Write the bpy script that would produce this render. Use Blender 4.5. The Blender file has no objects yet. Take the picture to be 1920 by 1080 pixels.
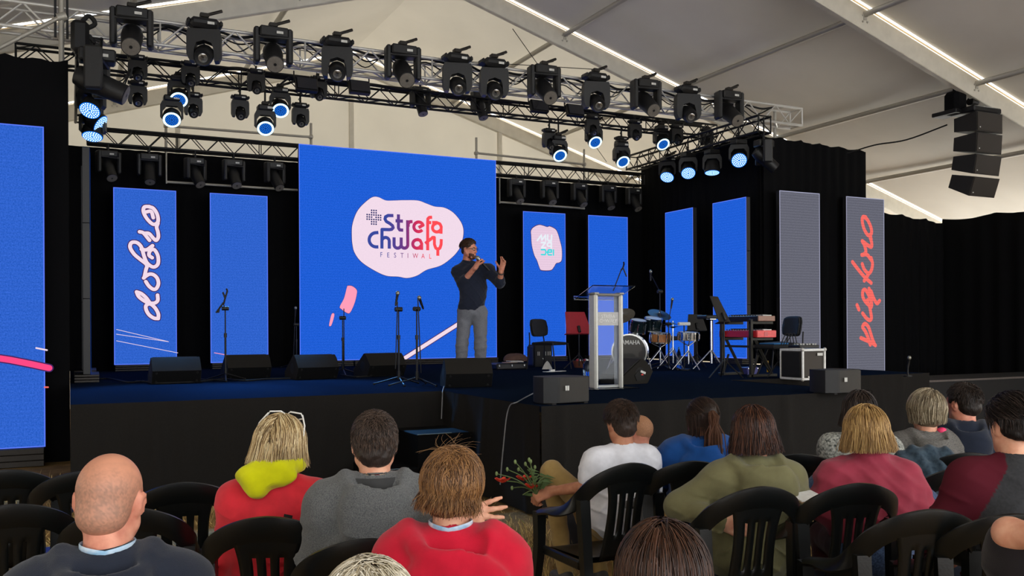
import bpy, math, random
import numpy as np
from mathutils import Vector, Matrix, Euler
random.seed(7); np.random.seed(7)
SC = bpy.context.scene
COL = SC.collection
PI = math.pi
def R(d): return math.radians(d)

# ------------------------------------------------------------------ camera, sky, light, exposure
F_PX, CX, CY, HC, YAW, ROLL = 1700.0, 960.0, 617.0, 1.55, R(26), R(0.3)
FWD = Vector((math.sin(YAW), math.cos(YAW), 0)); RGT = Vector((math.cos(YAW), -math.sin(YAW), 0)); UPV = Vector((0, 0, 1))
_ci = RGT*math.cos(ROLL) - UPV*math.sin(ROLL)
_cj = RGT*math.sin(ROLL) + UPV*math.cos(ROLL)
cam_d = bpy.data.cameras.new('camera'); cam = bpy.data.objects.new('camera', cam_d); COL.objects.link(cam)
cam.matrix_world = Matrix(((_ci.x, _cj.x, -FWD.x, 0), (_ci.y, _cj.y, -FWD.y, 0), (_ci.z, _cj.z, -FWD.z, HC), (0, 0, 0, 1)))
cam_d.sensor_width = 36; cam_d.lens = F_PX/1920*36; cam_d.shift_y = (CY-540)/1920; cam_d.clip_start = .05; cam_d.clip_end = 200
SC.camera = cam

SKY = 3.6
w = bpy.data.worlds.new('overcast_sky'); SC.world = w; w.use_nodes = True
bg = w.node_tree.nodes['Background']; bg.inputs[0].default_value = (.96, .98, 1.0, 1); bg.inputs[1].default_value = SKY
SC.view_settings.view_transform = 'Standard'; SC.view_settings.look = 'None'
SC.view_settings.exposure = 0; SC.view_settings.gamma = 1; SC.view_settings.use_curve_mapping = False
sun_d = bpy.data.lights.new('sun', 'SUN'); sun_d.energy = 8; sun_d.angle = R(12); sun_d.color = (1, .98, .94)
sun = bpy.data.objects.new('sun', sun_d); COL.objects.link(sun)
sun.rotation_euler = Vector((-.80, -.12, -.58)).to_track_quat('-Z', 'Y').to_euler()

# ------------------------------------------------------------------ pixel -> world
def ray(u, v):
    x, y = u-CX, -(v-CY)
    a = x*math.cos(ROLL) + y*math.sin(ROLL); h = -x*math.sin(ROLL) + y*math.cos(ROLL)
    return FWD + RGT*(a/F_PX) + UPV*(h/F_PX)
ORG = Vector((0, 0, HC))
def at(u, v, d): return ORG + ray(u, v)*d
def on_z(u, v, z): r = ray(u, v); return ORG + r*((z-HC)/r.z)
def on_y(u, v, y): r = ray(u, v); return ORG + r*(y/r.y)
def on_x(u, v, x): r = ray(u, v); return ORG + r*(x/r.x)
def depth(p): return Vector(p).dot(FWD)

# ------------------------------------------------------------------ materials
def lin(c):
    if isinstance(c, str): c = tuple(int(c[i:i+2], 16) for i in (0, 2, 4))
    return tuple(((x/255)/12.92 if x/255 <= .04045 else ((x/255+.055)/1.055)**2.4) for x in c[:3]) + (1,)
MATS = {}
def mat(name, c, rough=.6, metal=0., var=.1, scale=30., bump=0., bscale=None, spec=.5, coat=0., stretch=None, c2=None, sheen=0.):
    """principled surface whose colour varies with noise; bump adds fine relief"""
    if name in MATS: return MATS[name]
    m = bpy.data.materials.new(name); m.use_nodes = True; nt = m.node_tree; N = nt.nodes; L = nt.links
    p = N['Principled BSDF']; c = lin(c)
    p.inputs['Roughness'].default_value = rough; p.inputs['Metallic'].default_value = metal
    p.inputs['Specular IOR Level'].default_value = spec
    p.inputs['Coat Weight'].default_value = coat
    if sheen: p.inputs['Sheen Weight'].default_value = sheen
    tc = N.new('ShaderNodeTexCoord'); mp = N.new('ShaderNodeMapping'); L.new(tc.outputs['Object'], mp.inputs[0])
    if stretch: mp.inputs['Scale'].default_value = stretch
    nz = N.new('ShaderNodeTexNoise'); nz.inputs['Scale'].default_value = scale; nz.inputs['Detail'].default_value = 3
    L.new(mp.outputs[0], nz.inputs['Vector'])
    rp = N.new('ShaderNodeValToRGB'); L.new(nz.outputs['Fac'], rp.inputs[0])
    c2 = lin(c2) if c2 else None
    a = c2 or tuple(x*(1-var) for x in c[:3])+(1,); b = c if c2 else tuple(min(1, x*(1+var)) for x in c[:3])+(1,)
    rp.color_ramp.elements[0].position = .3; rp.color_ramp.elements[1].position = .7
    rp.color_ramp.elements[0].color = a; rp.color_ramp.elements[1].color = b
    L.new(rp.outputs[0], p.inputs['Base Color'])
    if bump:
        bn = N.new('ShaderNodeTexNoise'); bn.inputs['Scale'].default_value = bscale or scale*3; bn.inputs['Detail'].default_value = 4
        L.new(mp.outputs[0], bn.inputs['Vector'])
        bp = N.new('ShaderNodeBump'); bp.inputs['Strength'].default_value = bump; bp.inputs['Distance'].default_value = .01
        L.new(bn.outputs['Fac'], bp.inputs['Height']); L.new(bp.outputs[0], p.inputs['Normal'])
    MATS[name] = m; return m
def emit(name, c, s=1., grain=0., gscale=60., lines=0.):
    if name in MATS: return MATS[name]
    m = bpy.data.materials.new(name); m.use_nodes = True; nt = m.node_tree; N = nt.nodes; L = nt.links
    for n in list(N): N.remove(n)
    o = N.new('ShaderNodeOutputMaterial'); e = N.new('ShaderNodeEmission'); L.new(e.outputs[0], o.inputs[0])
    c = lin(c); e.inputs[0].default_value = c; e.inputs[1].default_value = s
    if grain or lines:
        tc = N.new('ShaderNodeTexCoord')
        nz = N.new('ShaderNodeTexNoise'); nz.inputs['Scale'].default_value = gscale; nz.inputs['Detail'].default_value = 4; nz.inputs['Roughness'].default_value = .8
        L.new(tc.outputs['Object'], nz.inputs['Vector'])
        rp = N.new('ShaderNodeValToRGB'); L.new(nz.outputs['Fac'], rp.inputs[0])
        rp.color_ramp.elements[0].position = .33; rp.color_ramp.elements[1].position = .67
        rp.color_ramp.elements[0].color = tuple(x*(1-grain) for x in c[:3])+(1,)
        rp.color_ramp.elements[1].color = tuple(x+(.8-x)*grain*.10 if x < .8 else x for x in c[:3])+(1,)
        if lines:
            wv = N.new('ShaderNodeTexWave'); wv.wave_type = 'BANDS'; wv.bands_direction = 'Z'; wv.inputs['Scale'].default_value = 6.2
            wv.inputs['Distortion'].default_value = .6; wv.inputs['Detail'].default_value = 1
            L.new(tc.outputs['Object'], wv.inputs['Vector'])
            mr = N.new('ShaderNodeMapRange'); mr.inputs['To Min'].default_value = 1-lines; mr.inputs['To Max'].default_value = 1+lines*.4
            L.new(wv.outputs['Fac'], mr.inputs[0])
            mx = N.new('ShaderNodeVectorMath'); mx.operation = 'SCALE'; L.new(rp.outputs[0], mx.inputs[0]); L.new(mr.outputs[0], mx.inputs['Scale'])
            L.new(mx.outputs[0], e.inputs[0])
        else: L.new(rp.outputs[0], e.inputs[0])
    MATS[name] = m; return m
def fabric(name, c, t, tc=None, nscale=.6, nvar=.12):
    """tent membrane: diffuse outside/inside plus light coming through"""
    if name in MATS: return MATS[name]
    m = bpy.data.materials.new(name); m.use_nodes = True; nt = m.node_tree; N = nt.nodes; L = nt.links
    for n in list(N): N.remove(n)
    o = N.new('ShaderNodeOutputMaterial'); mx = N.new('ShaderNodeMixShader'); L.new(mx.outputs[0], o.inputs[0])
    d = N.new('ShaderNodeBsdfDiffuse'); tr = N.new('ShaderNodeBsdfTranslucent')
    co = N.new('ShaderNodeTexCoord'); nz = N.new('ShaderNodeTexNoise'); nz.inputs['Scale'].default_value = nscale; nz.inputs['Detail'].default_value = 5
    L.new(co.outputs['Object'], nz.inputs['Vector'])
    for sh, cc in ((d, lin(c)), (tr, lin(tc or c))):
        rp = N.new('ShaderNodeValToRGB'); L.new(nz.outputs['Fac'], rp.inputs[0])
        rp.color_ramp.elements[0].position = .3; rp.color_ramp.elements[1].position = .7
        rp.color_ramp.elements[0].color = tuple(x*(1-nvar) for x in cc[:3])+(1,); rp.color_ramp.elements[1].color = cc
        L.new(rp.outputs[0], sh.inputs[0])
    mx.inputs[0].default_value = t
    L.new(d.outputs[0], mx.inputs[1]); L.new(tr.outputs[0], mx.inputs[2])
    MATS[name] = m; return m
def glass(name, c=(245, 250, 255), rough=.03):
    if name in MATS: return MATS[name]
    m = mat(name, c, rough, 0, 0.02); p = m.node_tree.nodes['Principled BSDF']
    p.inputs['Transmission Weight'].default_value = 1; p.inputs['IOR'].default_value = 1.3
    return m
def colattr(name, rough=.5, spec=.4, bump=0., bscale=300.):
    """colour read from the mesh's own colour attribute (hair strands, printed cloth)"""
    if name in MATS: return MATS[name]
    m = bpy.data.materials.new(name); m.use_nodes = True; nt = m.node_tree; p = nt.nodes['Principled BSDF']
    a = nt.nodes.new('ShaderNodeVertexColor'); a.layer_name = 'Col'; nt.links.new(a.outputs[0], p.inputs['Base Color'])
    p.inputs['Roughness'].default_value = rough; p.inputs['Specular IOR Level'].default_value = spec
    MATS[name] = m; return m

# ------------------------------------------------------------------ mesh builder
def mesh_np(name, V, faces_sizes, loops):
    me = bpy.data.meshes.new(name)
    V = np.asarray(V, np.float32); me.vertices.add(len(V)); me.vertices.foreach_set('co', V.ravel())
    me.loops.add(len(loops)); me.loops.foreach_set('vertex_index', np.asarray(loops, np.int32))
    fs = np.asarray(faces_sizes, np.int32); st = np.concatenate(([0], np.cumsum(fs)[:-1])).astype(np.int32)
    me.polygons.add(len(fs)); me.polygons.foreach_set('loop_start', st); me.polygons.foreach_set('loop_total', fs)
    me.update(calc_edges=True); return me
def place(o, parent=None):
    COL.objects.link(o)
    if parent is not None: o.parent = parent
    return o
class MB:
    def __init__(s): s.v = []; s.f = []; s.m = []
    def add(s, vs, fs, mi=0, M=None):
        b = len(s.v)
        s.v += [tuple(M @ Vector(q)) for q in vs] if M is not None else [tuple(q) for q in vs]
        s.f += [tuple(i+b for i in f) for f in fs]; s.m += [mi]*len(fs); return s
    def box(s, c, d, M=None, bev=0., mi=0):
        x, y, z = (k/2 for k in d); b = min(bev, x*.95, y*.95, z*.95); cx, cy, cz = c
        if b <= 0:
            vs = [(cx+i*x, cy+j*y, cz+k*z) for i in (-1, 1) for j in (-1, 1) for k in (-1, 1)]
            return s.add(vs, [(0, 1, 3, 2), (4, 6, 7, 5), (0, 4, 5, 1), (2, 3, 7, 6), (0, 2, 6, 4), (1, 5, 7, 3)], mi, M)
        vs = []; ix = {}
        for i in (-1, 1):
            for j in (-1, 1):
                for k in (-1, 1):
                    for a, q in enumerate(((i*x, j*(y-b), k*(z-b)), (i*(x-b), j*y, k*(z-b)), (i*(x-b), j*(y-b), k*z))):
                        ix[i, j, k, a] = len(vs); vs.append((cx+q[0], cy+q[1], cz+q[2]))
        fs = []
        for a in range(3):
            for sg in (-1, 1):
                o = [t for t in range(3) if t != a]; q = []
                for (p1, p2) in ((-1, -1), (1, -1), (1, 1), (-1, 1)):
                    key = [0, 0, 0]; key[a] = sg; key[o[0]] = p1; key[o[1]] = p2; q.append(ix[(*key, a)])
                if (sg > 0) == (a == 1): q.reverse()
                fs.append(tuple(q))
        for a in range(3):
            o = [t for t in range(3) if t != a]
            for p1 in (-1, 1):
                for p2 in (-1, 1):
                    k1 = [0, 0, 0]; k1[o[0]] = p1; k1[o[1]] = p2; k2 = list(k1); k1[a] = -1; k2[a] = 1
                    fs.append((ix[(*k1, o[0])], ix[(*k2, o[0])], ix[(*k2, o[1])], ix[(*k1, o[1])]))
        for i in (-1, 1):
            for j in (-1, 1):
                for k in (-1, 1): fs.append((ix[i, j, k, 0], ix[i, j, k, 1], ix[i, j, k, 2]))
        return s.add(vs, fs, mi, M)
    def tube(s, pts, r, n=8, mi=0, M=None, caps=True, flat=None):
        """sweep along a polyline; r one radius or one per point; flat=(a,b) scales the section"""
        P = [Vector(p) for p in pts]; k = len(P); rs = r if isinstance(r, (list, tuple)) else [r]*k
        ts = []
        for i in range(k):
            t = (P[min(i+1, k-1)]-P[max(i-1, 0)]); ts.append(t.normalized() if t.length > 1e-9 else Vector((0, 0, 1)))
        up = Vector((0, 0, 1)) if abs(ts[0].z) < .9 else Vector((0, 1, 0))
        nrm = (up - ts[0]*up.dot(ts[0])).normalized(); vs = []
        for i in range(k):
            nrm = nrm - ts[i]*nrm.dot(ts[i])
            nrm = nrm.normalized() if nrm.length > 1e-6 else ts[i].orthogonal().normalized()
            bn = ts[i].cross(nrm); fa, fb = flat or (1, 1)
            for j in range(n):
                a = 2*PI*j/n; vs.append(P[i] + nrm*(math.cos(a)*rs[i]*fa) + bn*(math.sin(a)*rs[i]*fb))
        fs = [(i*n+j, i*n+(j+1) % n, (i+1)*n+(j+1) % n, (i+1)*n+j) for i in range(k-1) for j in range(n)]
        if caps: fs += [tuple(range(n-1, -1, -1)), tuple((k-1)*n+j for j in range(n))]
        return s.add(vs, fs, mi, M)
    def cyl(s, a, b, r, r2=None, n=16, mi=0, M=None): return s.tube([a, b], [r, r if r2 is None else r2], n, mi, M)
    def lathe(s, prof, n=24, mi=0, M=None, caps=True):
        vs = [(r*math.cos(2*PI*j/n), r*math.sin(2*PI*j/n), z) for r, z in prof for j in range(n)]; k = len(prof)
        fs = [(i*n+j, i*n+(j+1) % n, (i+1)*n+(j+1) % n, (i+1)*n+j) for i in range(k-1) for j in range(n)]
        if caps: fs += [tuple(range(n-1, -1, -1)), tuple((k-1)*n+j for j in range(n))]
        return s.add(vs, fs, mi, M)
    def prism(s, poly, h, M=None, mi=0, z0=0.):
        k = len(poly); vs = [(x, y, z0) for x, y in poly] + [(x, y, z0+h) for x, y in poly]
        fs = [tuple(range(k-1, -1, -1)), tuple(range(k, 2*k))] + [(i, (i+1) % k, k+(i+1) % k, k+i) for i in range(k)]
        return s.add(vs, fs, mi, M)
    def ball(s, c, r, n=16, m=10, mi=0, M=None):
        rx, ry, rz = r if isinstance(r, (tuple, list)) else (r, r, r)
        vs = [(c[0], c[1], c[2]-rz)]
        for i in range(1, m):
            p = -PI/2+PI*i/m
            vs += [(c[0]+rx*math.cos(p)*math.cos(2*PI*j/n), c[1]+ry*math.cos(p)*math.sin(2*PI*j/n), c[2]+rz*math.sin(p)) for j in range(n)]
        vs.append((c[0], c[1], c[2]+rz)); fs = [(0, 1+(j+1) % n, 1+j) for j in range(n)]
        fs += [(1+i*n+j, 1+i*n+(j+1) % n, 1+(i+1)*n+(j+1) % n, 1+(i+1)*n+j) for i in range(m-2) for j in range(n)]
        b = 1+(m-2)*n; fs += [(b+j, b+(j+1) % n, len(vs)-1) for j in range(n)]
        return s.add(vs, fs, mi, M)
    def grid(s, fn, nu, nv, mi=0, M=None, skip=None):
        vs = [fn(i/nu, j/nv) for i in range(nu+1) for j in range(nv+1)]
        fs = [(i*(nv+1)+j, (i+1)*(nv+1)+j, (i+1)*(nv+1)+j+1, i*(nv+1)+j+1) for i in range(nu) for j in range(nv) if not (skip and skip(i, j))]
        return s.add(vs, fs, mi, M)
    def mesh(s, name, mats, smooth=40):
        me = mesh_np(name, s.v, [len(f) for f in s.f], [i for f in s.f for i in f])
        for m in (mats if isinstance(mats, (list, tuple)) else [mats]): me.materials.append(m)
        if any(s.m): me.polygons.foreach_set('material_index', np.asarray(s.m, np.int32))
        if smooth:
            me.polygons.foreach_set('use_smooth', np.ones(len(s.f), bool)); me.set_sharp_from_angle(angle=R(smooth))
        return me
    def build(s, name, mats, parent=None, smooth=40, loc=None, rot=None, label=None):
        o = bpy.data.objects.new(name, s.mesh(name, mats, smooth))
        if loc is not None: o.location = loc
        if rot is not None: o.rotation_euler = rot
        if label: o['label'] = label
        return place(o, parent)
def solidify(o, t, off=0):
    md = o.modifiers.new('thickness', 'SOLIDIFY'); md.thickness = t; md.offset = off; return o
def thing(name, label, cat, loc=(0, 0, 0), rz=0., group=None):
    o = bpy.data.objects.new(name, None); o.empty_display_size = .1; o.location = loc; o.rotation_euler = (0, 0, rz)
    o['label'] = label; o['category'] = cat
    if group: o['group'] = group
    return place(o)
def tag(o, label, cat, group=None, kind=None):
    if label: o['label'] = label
    if cat: o['category'] = cat
    if group: o['group'] = group
    if kind: o['kind'] = kind
    return o
def struct(o, label=None):
    o['kind'] = 'structure'
    if label: o['label'] = label
    return o
def shared(name, me, parent, loc=(0, 0, 0), rot=(0, 0, 0), sc=None, label=None):
    o = bpy.data.objects.new(name, me); o.location = loc; o.rotation_euler = rot
    if sc: o.scale = sc
    if label: o['label'] = label
    return place(o, parent)
def dup(root, loc, rz=None, label=None):
    r = root.copy(); COL.objects.link(r); r.location = loc
    if rz is not None: r.rotation_euler = (0, 0, rz)
    if label: r['label'] = label
    for ch in list(root.children):
        c = ch.copy(); COL.objects.link(c); c.parent = r
        for g in list(ch.children):
            d = g.copy(); COL.objects.link(d); d.parent = c
    return r
def basis(z, up=(0, 0, 1)):
    """rotation whose local z runs along the given direction"""
    z = Vector(z).normalized(); u = Vector(up)
    if abs(z.dot(u)) > .98: u = Vector((0, 1, 0))
    x = u.cross(z).normalized(); y = z.cross(x); return Matrix((x, y, z)).transposed()
UNIT = {}
def rod(name, a, b, r, m, parent, n=8):
    """a straight rod between two points, sharing one unit mesh per material"""
    key = (m.name, n)
    if key not in UNIT:
        UNIT[key] = MB().cyl((0, 0, 0), (0, 0, 1), 1, n=n).mesh('rod_'+m.name, m, 50)
    a = Vector(a); d = Vector(b)-a; o = bpy.data.objects.new(name, UNIT[key])
    o.location = a; o.rotation_euler = basis(d).to_euler(); o.scale = (r, r, d.length); return place(o, parent)
def catmull(P, k=6, closed=False):
    P = [Vector(p) for p in P]; n = len(P); out = []
    rng = range(n if closed else n-1)
    for i in rng:
        p1, p2 = P[i], P[(i+1) % n]
        p0 = P[i-1] if (closed or i > 0) else p1*2-p2
        p3 = P[(i+2) % n] if (closed or i < n-2) else p2*2-p1
        for j in range(k):
            t = j/k; out.append(.5*((2*p1)+(-p0+p2)*t+(2*p0-5*p1+4*p2-p3)*t*t+(-p0+3*p1-3*p2+p3)*t**3))
    if not closed: out.append(P[-1])
    return out
def ordinal(i): return ['first', 'second', 'third', 'fourth', 'fifth', 'sixth', 'seventh', 'eighth', 'ninth', 'tenth', 'eleventh', 'twelfth'][i]

# ------------------------------------------------------------------ common materials
black_cloth = mat('black_molton', (13, 13, 15), .95, spec=.1, bump=.15, scale=90)
skirt_cloth = mat('skirt_cloth', (30, 28, 26), .9, spec=.15, bump=.2, scale=60)
carpet = mat('stage_carpet', (22, 32, 50), .95, spec=.0, bump=.4, scale=220, var=.2)
alu = mat('aluminium', (205, 203, 198), .35, .35, var=.08)
galv = mat('galvanised', (172, 168, 158), .5, .35, var=.15)
blk_metal = mat('black_metal', (16, 16, 18), .5, .3, var=.1)
blk_plast = mat('black_plastic', (18, 18, 19), .5, var=.08)
gry_plast = mat('grey_plastic', (46, 46, 48), .5)
chrome = mat('chrome', (215, 218, 222), .14, 1., var=.04)
rubber = mat('rubber', (12, 12, 12), .8)
white_p = mat('white_paint', (225, 225, 222), .5)

# ------------------------------------------------------------------ setting: ground and tent
HS = .87; GZ = -.12; XR = 6.2; SLOPE = .305; ZR = 8.09; HALF = 13.7; FR = [21.6, 15.75, 10.65, 5.4, .2, -5.]
def zroof(x): return ZR - SLOPE*abs(x-XR)
def ground_bits():
    g = MB().grid(lambda a, b: (-16+44*a, -8+32*b, GZ+.012*math.sin(a*70)*math.sin(b*53)), 60, 50).build('floor', mat('dry_ground', (150, 120, 76), .95, scale=5, c2=(110, 88, 56), bump=.6, bscale=120, spec=.1))
    struct(g, 'trodden dry grass ground of the tent')
    # dry grass blades, uncountable
    N = 42000; u = np.random.rand(N); v = np.random.rand(N)
    d = 1.7 + 8.4*u**1.25; lat = (v-.5)*1.30*d
    x = FWD.x*d+RGT.x*lat; y = FWD.y*d+RGT.y*lat
    ok = ~((y > 9.35) & (x > -.05) & (x < 11.4)) & ~((y > 7.02) & (x > 3.68) & (x < 7.7)); x, y = x[ok], y[ok]; n = len(x)
    th = np.random.rand(n)*2*PI; h = (.04+.09*np.random.rand(n)**1.6)*(.75+.5*np.sin(x*2.1+y*1.3)); wd = .0022+.002*np.random.rand(n)
    lx, ly = (np.random.rand(n)-.5)*.09, (np.random.rand(n)-.5)*.09
    cx, sx = np.cos(th)*wd, np.sin(th)*wd; Z = np.full(n, GZ)
    V = np.stack([np.stack([x-cx, y-sx, Z], 1), np.stack([x+cx, y+sx, Z], 1), np.stack([x+lx*.45+cx*.7, y+ly*.45+sx*.7, GZ+h*.62], 1),
                  np.stack([x+lx*.45-cx*.7, y+ly*.45-sx*.7, GZ+h*.62], 1), np.stack([x+lx, y+ly, GZ+h], 1)], 1).reshape(-1, 3)
    b = np.arange(n)*5; L = np.stack([b, b+1, b+2, b+3, b+3, b+2, b+4], 1).ravel()
    me = mesh_np('grass', V, np.tile([4, 3], n), L)
    ca = me.color_attributes.new('Col', 'FLOAT_COLOR', 'POINT')
    t = np.random.rand(n, 1); c = (np.array(lin((232, 202, 138)))*t + np.array(lin((164, 140, 86)))*(1-t)); c = np.where(np.random.rand(n, 1) < .12, np.array(lin((124, 126, 70))), c)
    ca.data.foreach_set('color', np.repeat(c, 5, 0).astype(np.float32).ravel())
    me.materials.append(colattr('grass_blade', .8, .2))
    tag(place(bpy.data.objects.new('grass', me)), 'dry yellowed grass standing on the tent ground', 'grass', kind='stuff')
ground_bits()

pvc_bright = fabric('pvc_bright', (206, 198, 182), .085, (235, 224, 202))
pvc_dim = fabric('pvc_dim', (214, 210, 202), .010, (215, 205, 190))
seam_light = fabric('seam_light_strip', (240, 230, 210), .32, (255, 236, 200))  # very translucent strip, stands in for light leaking between roof and rafter
ceiling = struct(bpy.data.objects.new('ceiling', None), 'white membrane roof of the big tent'); place(ceiling)
def roof():
    for i in range(len(FR)-1):
        y0, y1 = FR[i], FR[i+1]
        for sd in (-1, 1):
            def f(a, b, y0=y0, y1=y1, sd=sd):
                s = HALF*a; x = XR+sd*s; sag = -.07*math.sin(PI*b)*(.5+.5*abs(math.sin(PI*s/2.65)))
                return (x, y0-.1+(y1-y0+.2)*b, zroof(x)+.24+sag)
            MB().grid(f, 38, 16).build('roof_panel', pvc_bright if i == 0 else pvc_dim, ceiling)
        for sd in (-1, 1):
            for k in range(1, 5):
                x = XR+sd*2.65*k; m = galv
                rod('purlin', (x, y0, zroof(x)+.10), (x, y1, zroof(x)+.10), .05, m, ceiling)
    for i, y in enumerate(FR):
        t = bpy.data.objects.new('trim_%d' % (i+1), None); place(t); struct(t, 'aluminium rafter frame of the tent')
        for sd in (-1, 1):
            a = Vector((XR, y, ZR)); b = Vector((XR+sd*HALF, y, zroof(XR+HALF)))
            d = (b-a); Lh = d.length; M = Matrix.Translation((a+b)/2) @ (Matrix.Rotation(math.atan2(d.z, d.x), 4, 'Y').inverted() if False else Matrix.Rotation(-math.atan2(d.z, abs(d.x))*sd, 4, 'Y'))
            MB().box((0, 0, .02), (Lh, .12, .34), M, .012).build('rafter', mat('rafter_alu', (206, 201, 188), .5, .2, bump=.1, scale=6, var=.06), t)
            for s2 in (-1, 1):
                MB().box((0, s2*.078, .19), (Lh, .034, .01), M).build('seam_light_strip', seam_light, t)
            lp = Vector((XR+sd*HALF, y, 0)); MB().box((lp.x, y, (zroof(XR+HALF)+GZ)/2), (.2, .12, zroof(XR+HALF)-GZ)).build('tent_leg', alu, t)
            for k in (1, 2, 3, 4):
                x = XR+sd*2.65*k; mb = MB()
                for dx, dz in ((-.05, -.05), (.05, -.05), (-.05, .05), (.05, .05)): mb.cyl((x+dx, y-.075, zroof(x)+.03+dz), (x+dx, y+.075, zroof(x)+.03+dz), .018, n=6)
                mb.box((x, y, zroof(x)+.03), (.07, .14, .05)); mb.build('purlin_bracket', galv, t)
    # gable end and long side walls
    y = FR[0]+.12; zl = zroof(XR+HALF)
    def gab(a, b):
        x = XR-HALF+2*HALF*a; return (x, y+.03*math.sin(a*60), GZ+b*(zroof(x)+.2-GZ))
    gw = struct(MB().grid(gab, 40, 8).build('wall_back', fabric('gable_membrane', (206, 198, 182), .098, (240, 230, 208))), 'white membrane gable wall behind the stage')
    for x in (XR-8, XR-4, XR, XR+4, XR+8): MB().box((x, y-.12, (zroof(x)+GZ)/2), (.10, .10, zroof(x)-GZ)).build('gable_post', mat('rafter_alu', (206, 201, 188)), gw)
    for sd, nm in ((-1, 'wall_left'), (1, 'wall_right')):
        x = XR+sd*(HALF+.05)
        struct(MB().grid(lambda a, b: (x, FR[-1]+(FR[0]-FR[-1])*a, GZ+b*(zl+.25-GZ)), 20, 4).build(nm, fabric('side_membrane_left', (220, 212, 196), .5, (240, 236, 224)) if sd < 0 else fabric('side_membrane_right', (230, 228, 222), .92, (250, 248, 242))), 'white membrane side wall of the tent')  # unseen walls, translucency set high to light the low roof and audience
    # bracing wires under the second bay
    for (a, b) in (((1.6, 16.3), (5.6, 20.8)), ((9.9, 16.3), (5.9, 20.8)), ((8, 16.3), (13, 20.8))):
        rod('bracing_wire', (a[0], a[1], zroof(a[0])+.02), (b[0], b[1], zroof(b[0])+.02), .008, blk_metal, ceiling, 6)
roof()

# ------------------------------------------------------------------ drapes
def drape(name, a, b, z0, z1, label, top=None, amp=.035, wl=.24, m=black_cloth, seed=0, cat='curtain'):
    a = Vector((a[0], a[1], 0)); b = Vector((b[0], b[1], 0)); d = b-a; Lh = d.length; t = d/Lh; nr = Vector((-t.y, t.x, 0))
    rnd = random.Random(seed); ph = [rnd.random()*6.28 for _ in range(4)]
    nu = max(8, int(Lh/wl*5))
    def f(s, v):
        x = s*Lh; o = amp*(math.sin(2*PI*x/wl+ph[0]+.8*math.sin(x*1.3+ph[1]))*(.6+.4*math.sin(x*2.1+ph[2]))) * (1-.35*v)
        zt = z1 + (top(s) if top else 0); p = a+t*x+nr*o; return (p.x, p.y, z0+(zt-z0)*v)
    o = MB().grid(f, nu, 6).build(name, m, smooth=60); return tag(o, label, cat)
bk = lambda s: -.05*abs(math.sin(s*PI*14))
drape('stage_curtain', (-.15, 17.35), (12.1, 17.35), .87, 4.75, 'black backdrop curtain behind the row of screens', seed=1)
drape('stage_curtain', (-5, 13.0), (-.003, 13.0), GZ, 5.05, 'black curtain at left behind the partly cut-off blue screen', bk, seed=2, amp=.06, wl=.5)
drape('stage_curtain', (-.1, 13.3), (-.06, 17.3), GZ, 5.0, 'black side curtain along the left stage edge', seed=3)
drape('stage_curtain', (11.74, 13.22), (11.80, 17.4), HS, 5.25, 'black side curtain behind the two angled blue screens', seed=4)
drape('stage_curtain', (11.70, 13.3), (14.45, 13.3), GZ, 5.12, 'tall black curtain behind the two grey screens', lambda s: .08*(1-s)-.04*abs(math.sin(s*17)), seed=5)
sc = lambda s: -.06*abs(math.sin(s*PI*7))
drape('stage_curtain', (14.4, 13.6), (17.1, 13.6), GZ, 4.05, 'low black curtain right of the grey screens', lambda s: -.22*s-.05*abs(math.sin(s*12)), seed=6)
drape('stage_curtain', (17.1, 13.65), (17.3, 5.0), GZ, 3.9, 'long black curtain along the right tent wall', sc, amp=.05, wl=.4, seed=7)

# ------------------------------------------------------------------ stage
HS = .87; SX1 = 11.35; SF = 9.3; TX0, TX1, TF = 3.70, 7.68, 7.02
stage = thing('stage', 'wide black-skirted stage with dark blue carpet and a projecting centre', 'stage')
out = [(0, SF), (TX0, SF), (TX0, TF), (TX1, TF), (TX1, SF), (SX1, SF), (SX1, 17.5), (0, 17.5)]
MB().prism(out, .05, z0=HS-.05).build('deck', carpet, stage)
def skirt(a, b, seed, label=None):
    a = Vector((a[0], a[1], 0)); b = Vector((b[0], b[1], 0)); d = b-a; Lh = d.length; t = d/Lh; nr = Vector((t.y, -t.x, 0)); rn = random.Random(seed)
    fo = [(rn.random()*Lh, rn.uniform(-.25, .25), rn.uniform(.03, .09), rn.uniform(.02, .06)) for _ in range(int(Lh*3)+2)]
    def f(s, v):
        x = s*Lh; o = .012
        for (c, k, wd, am) in fo:
            q = (x-c-k*(1-v))/wd; o += am*math.exp(-q*q)*(.35+.65*(1-v))
        p = a+t*x+nr*o; return (p.x, p.y, .02+GZ+(HS-GZ-.02+.004)*v)
    MB().grid(f, max(10, int(Lh/.05)), 8).build('skirt', skirt_cloth, stage, smooth=70)
for i in range(7):
    if i == 6: continue
    skirt(out[i], out[i+1], 20+i)
st = thing('stage_steps', 'low black two-step stair beside the projecting stage centre', 'steps', (3.33, 8.72, GZ))
for k, (x, h) in enumerate(((0, .64), (-.45, .32))):
    MB().box((x, 0, h/2), (.55, .7, h), bev=.006).build('step', mat('step_black', (5, 5, 6), .8, spec=.1), st)
    MB().box((x-.1, -.345, h+.002), (.36, .012, .006)).build('edge_strip', mat('edge_strip', (96, 112, 112), .4), st)
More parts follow.
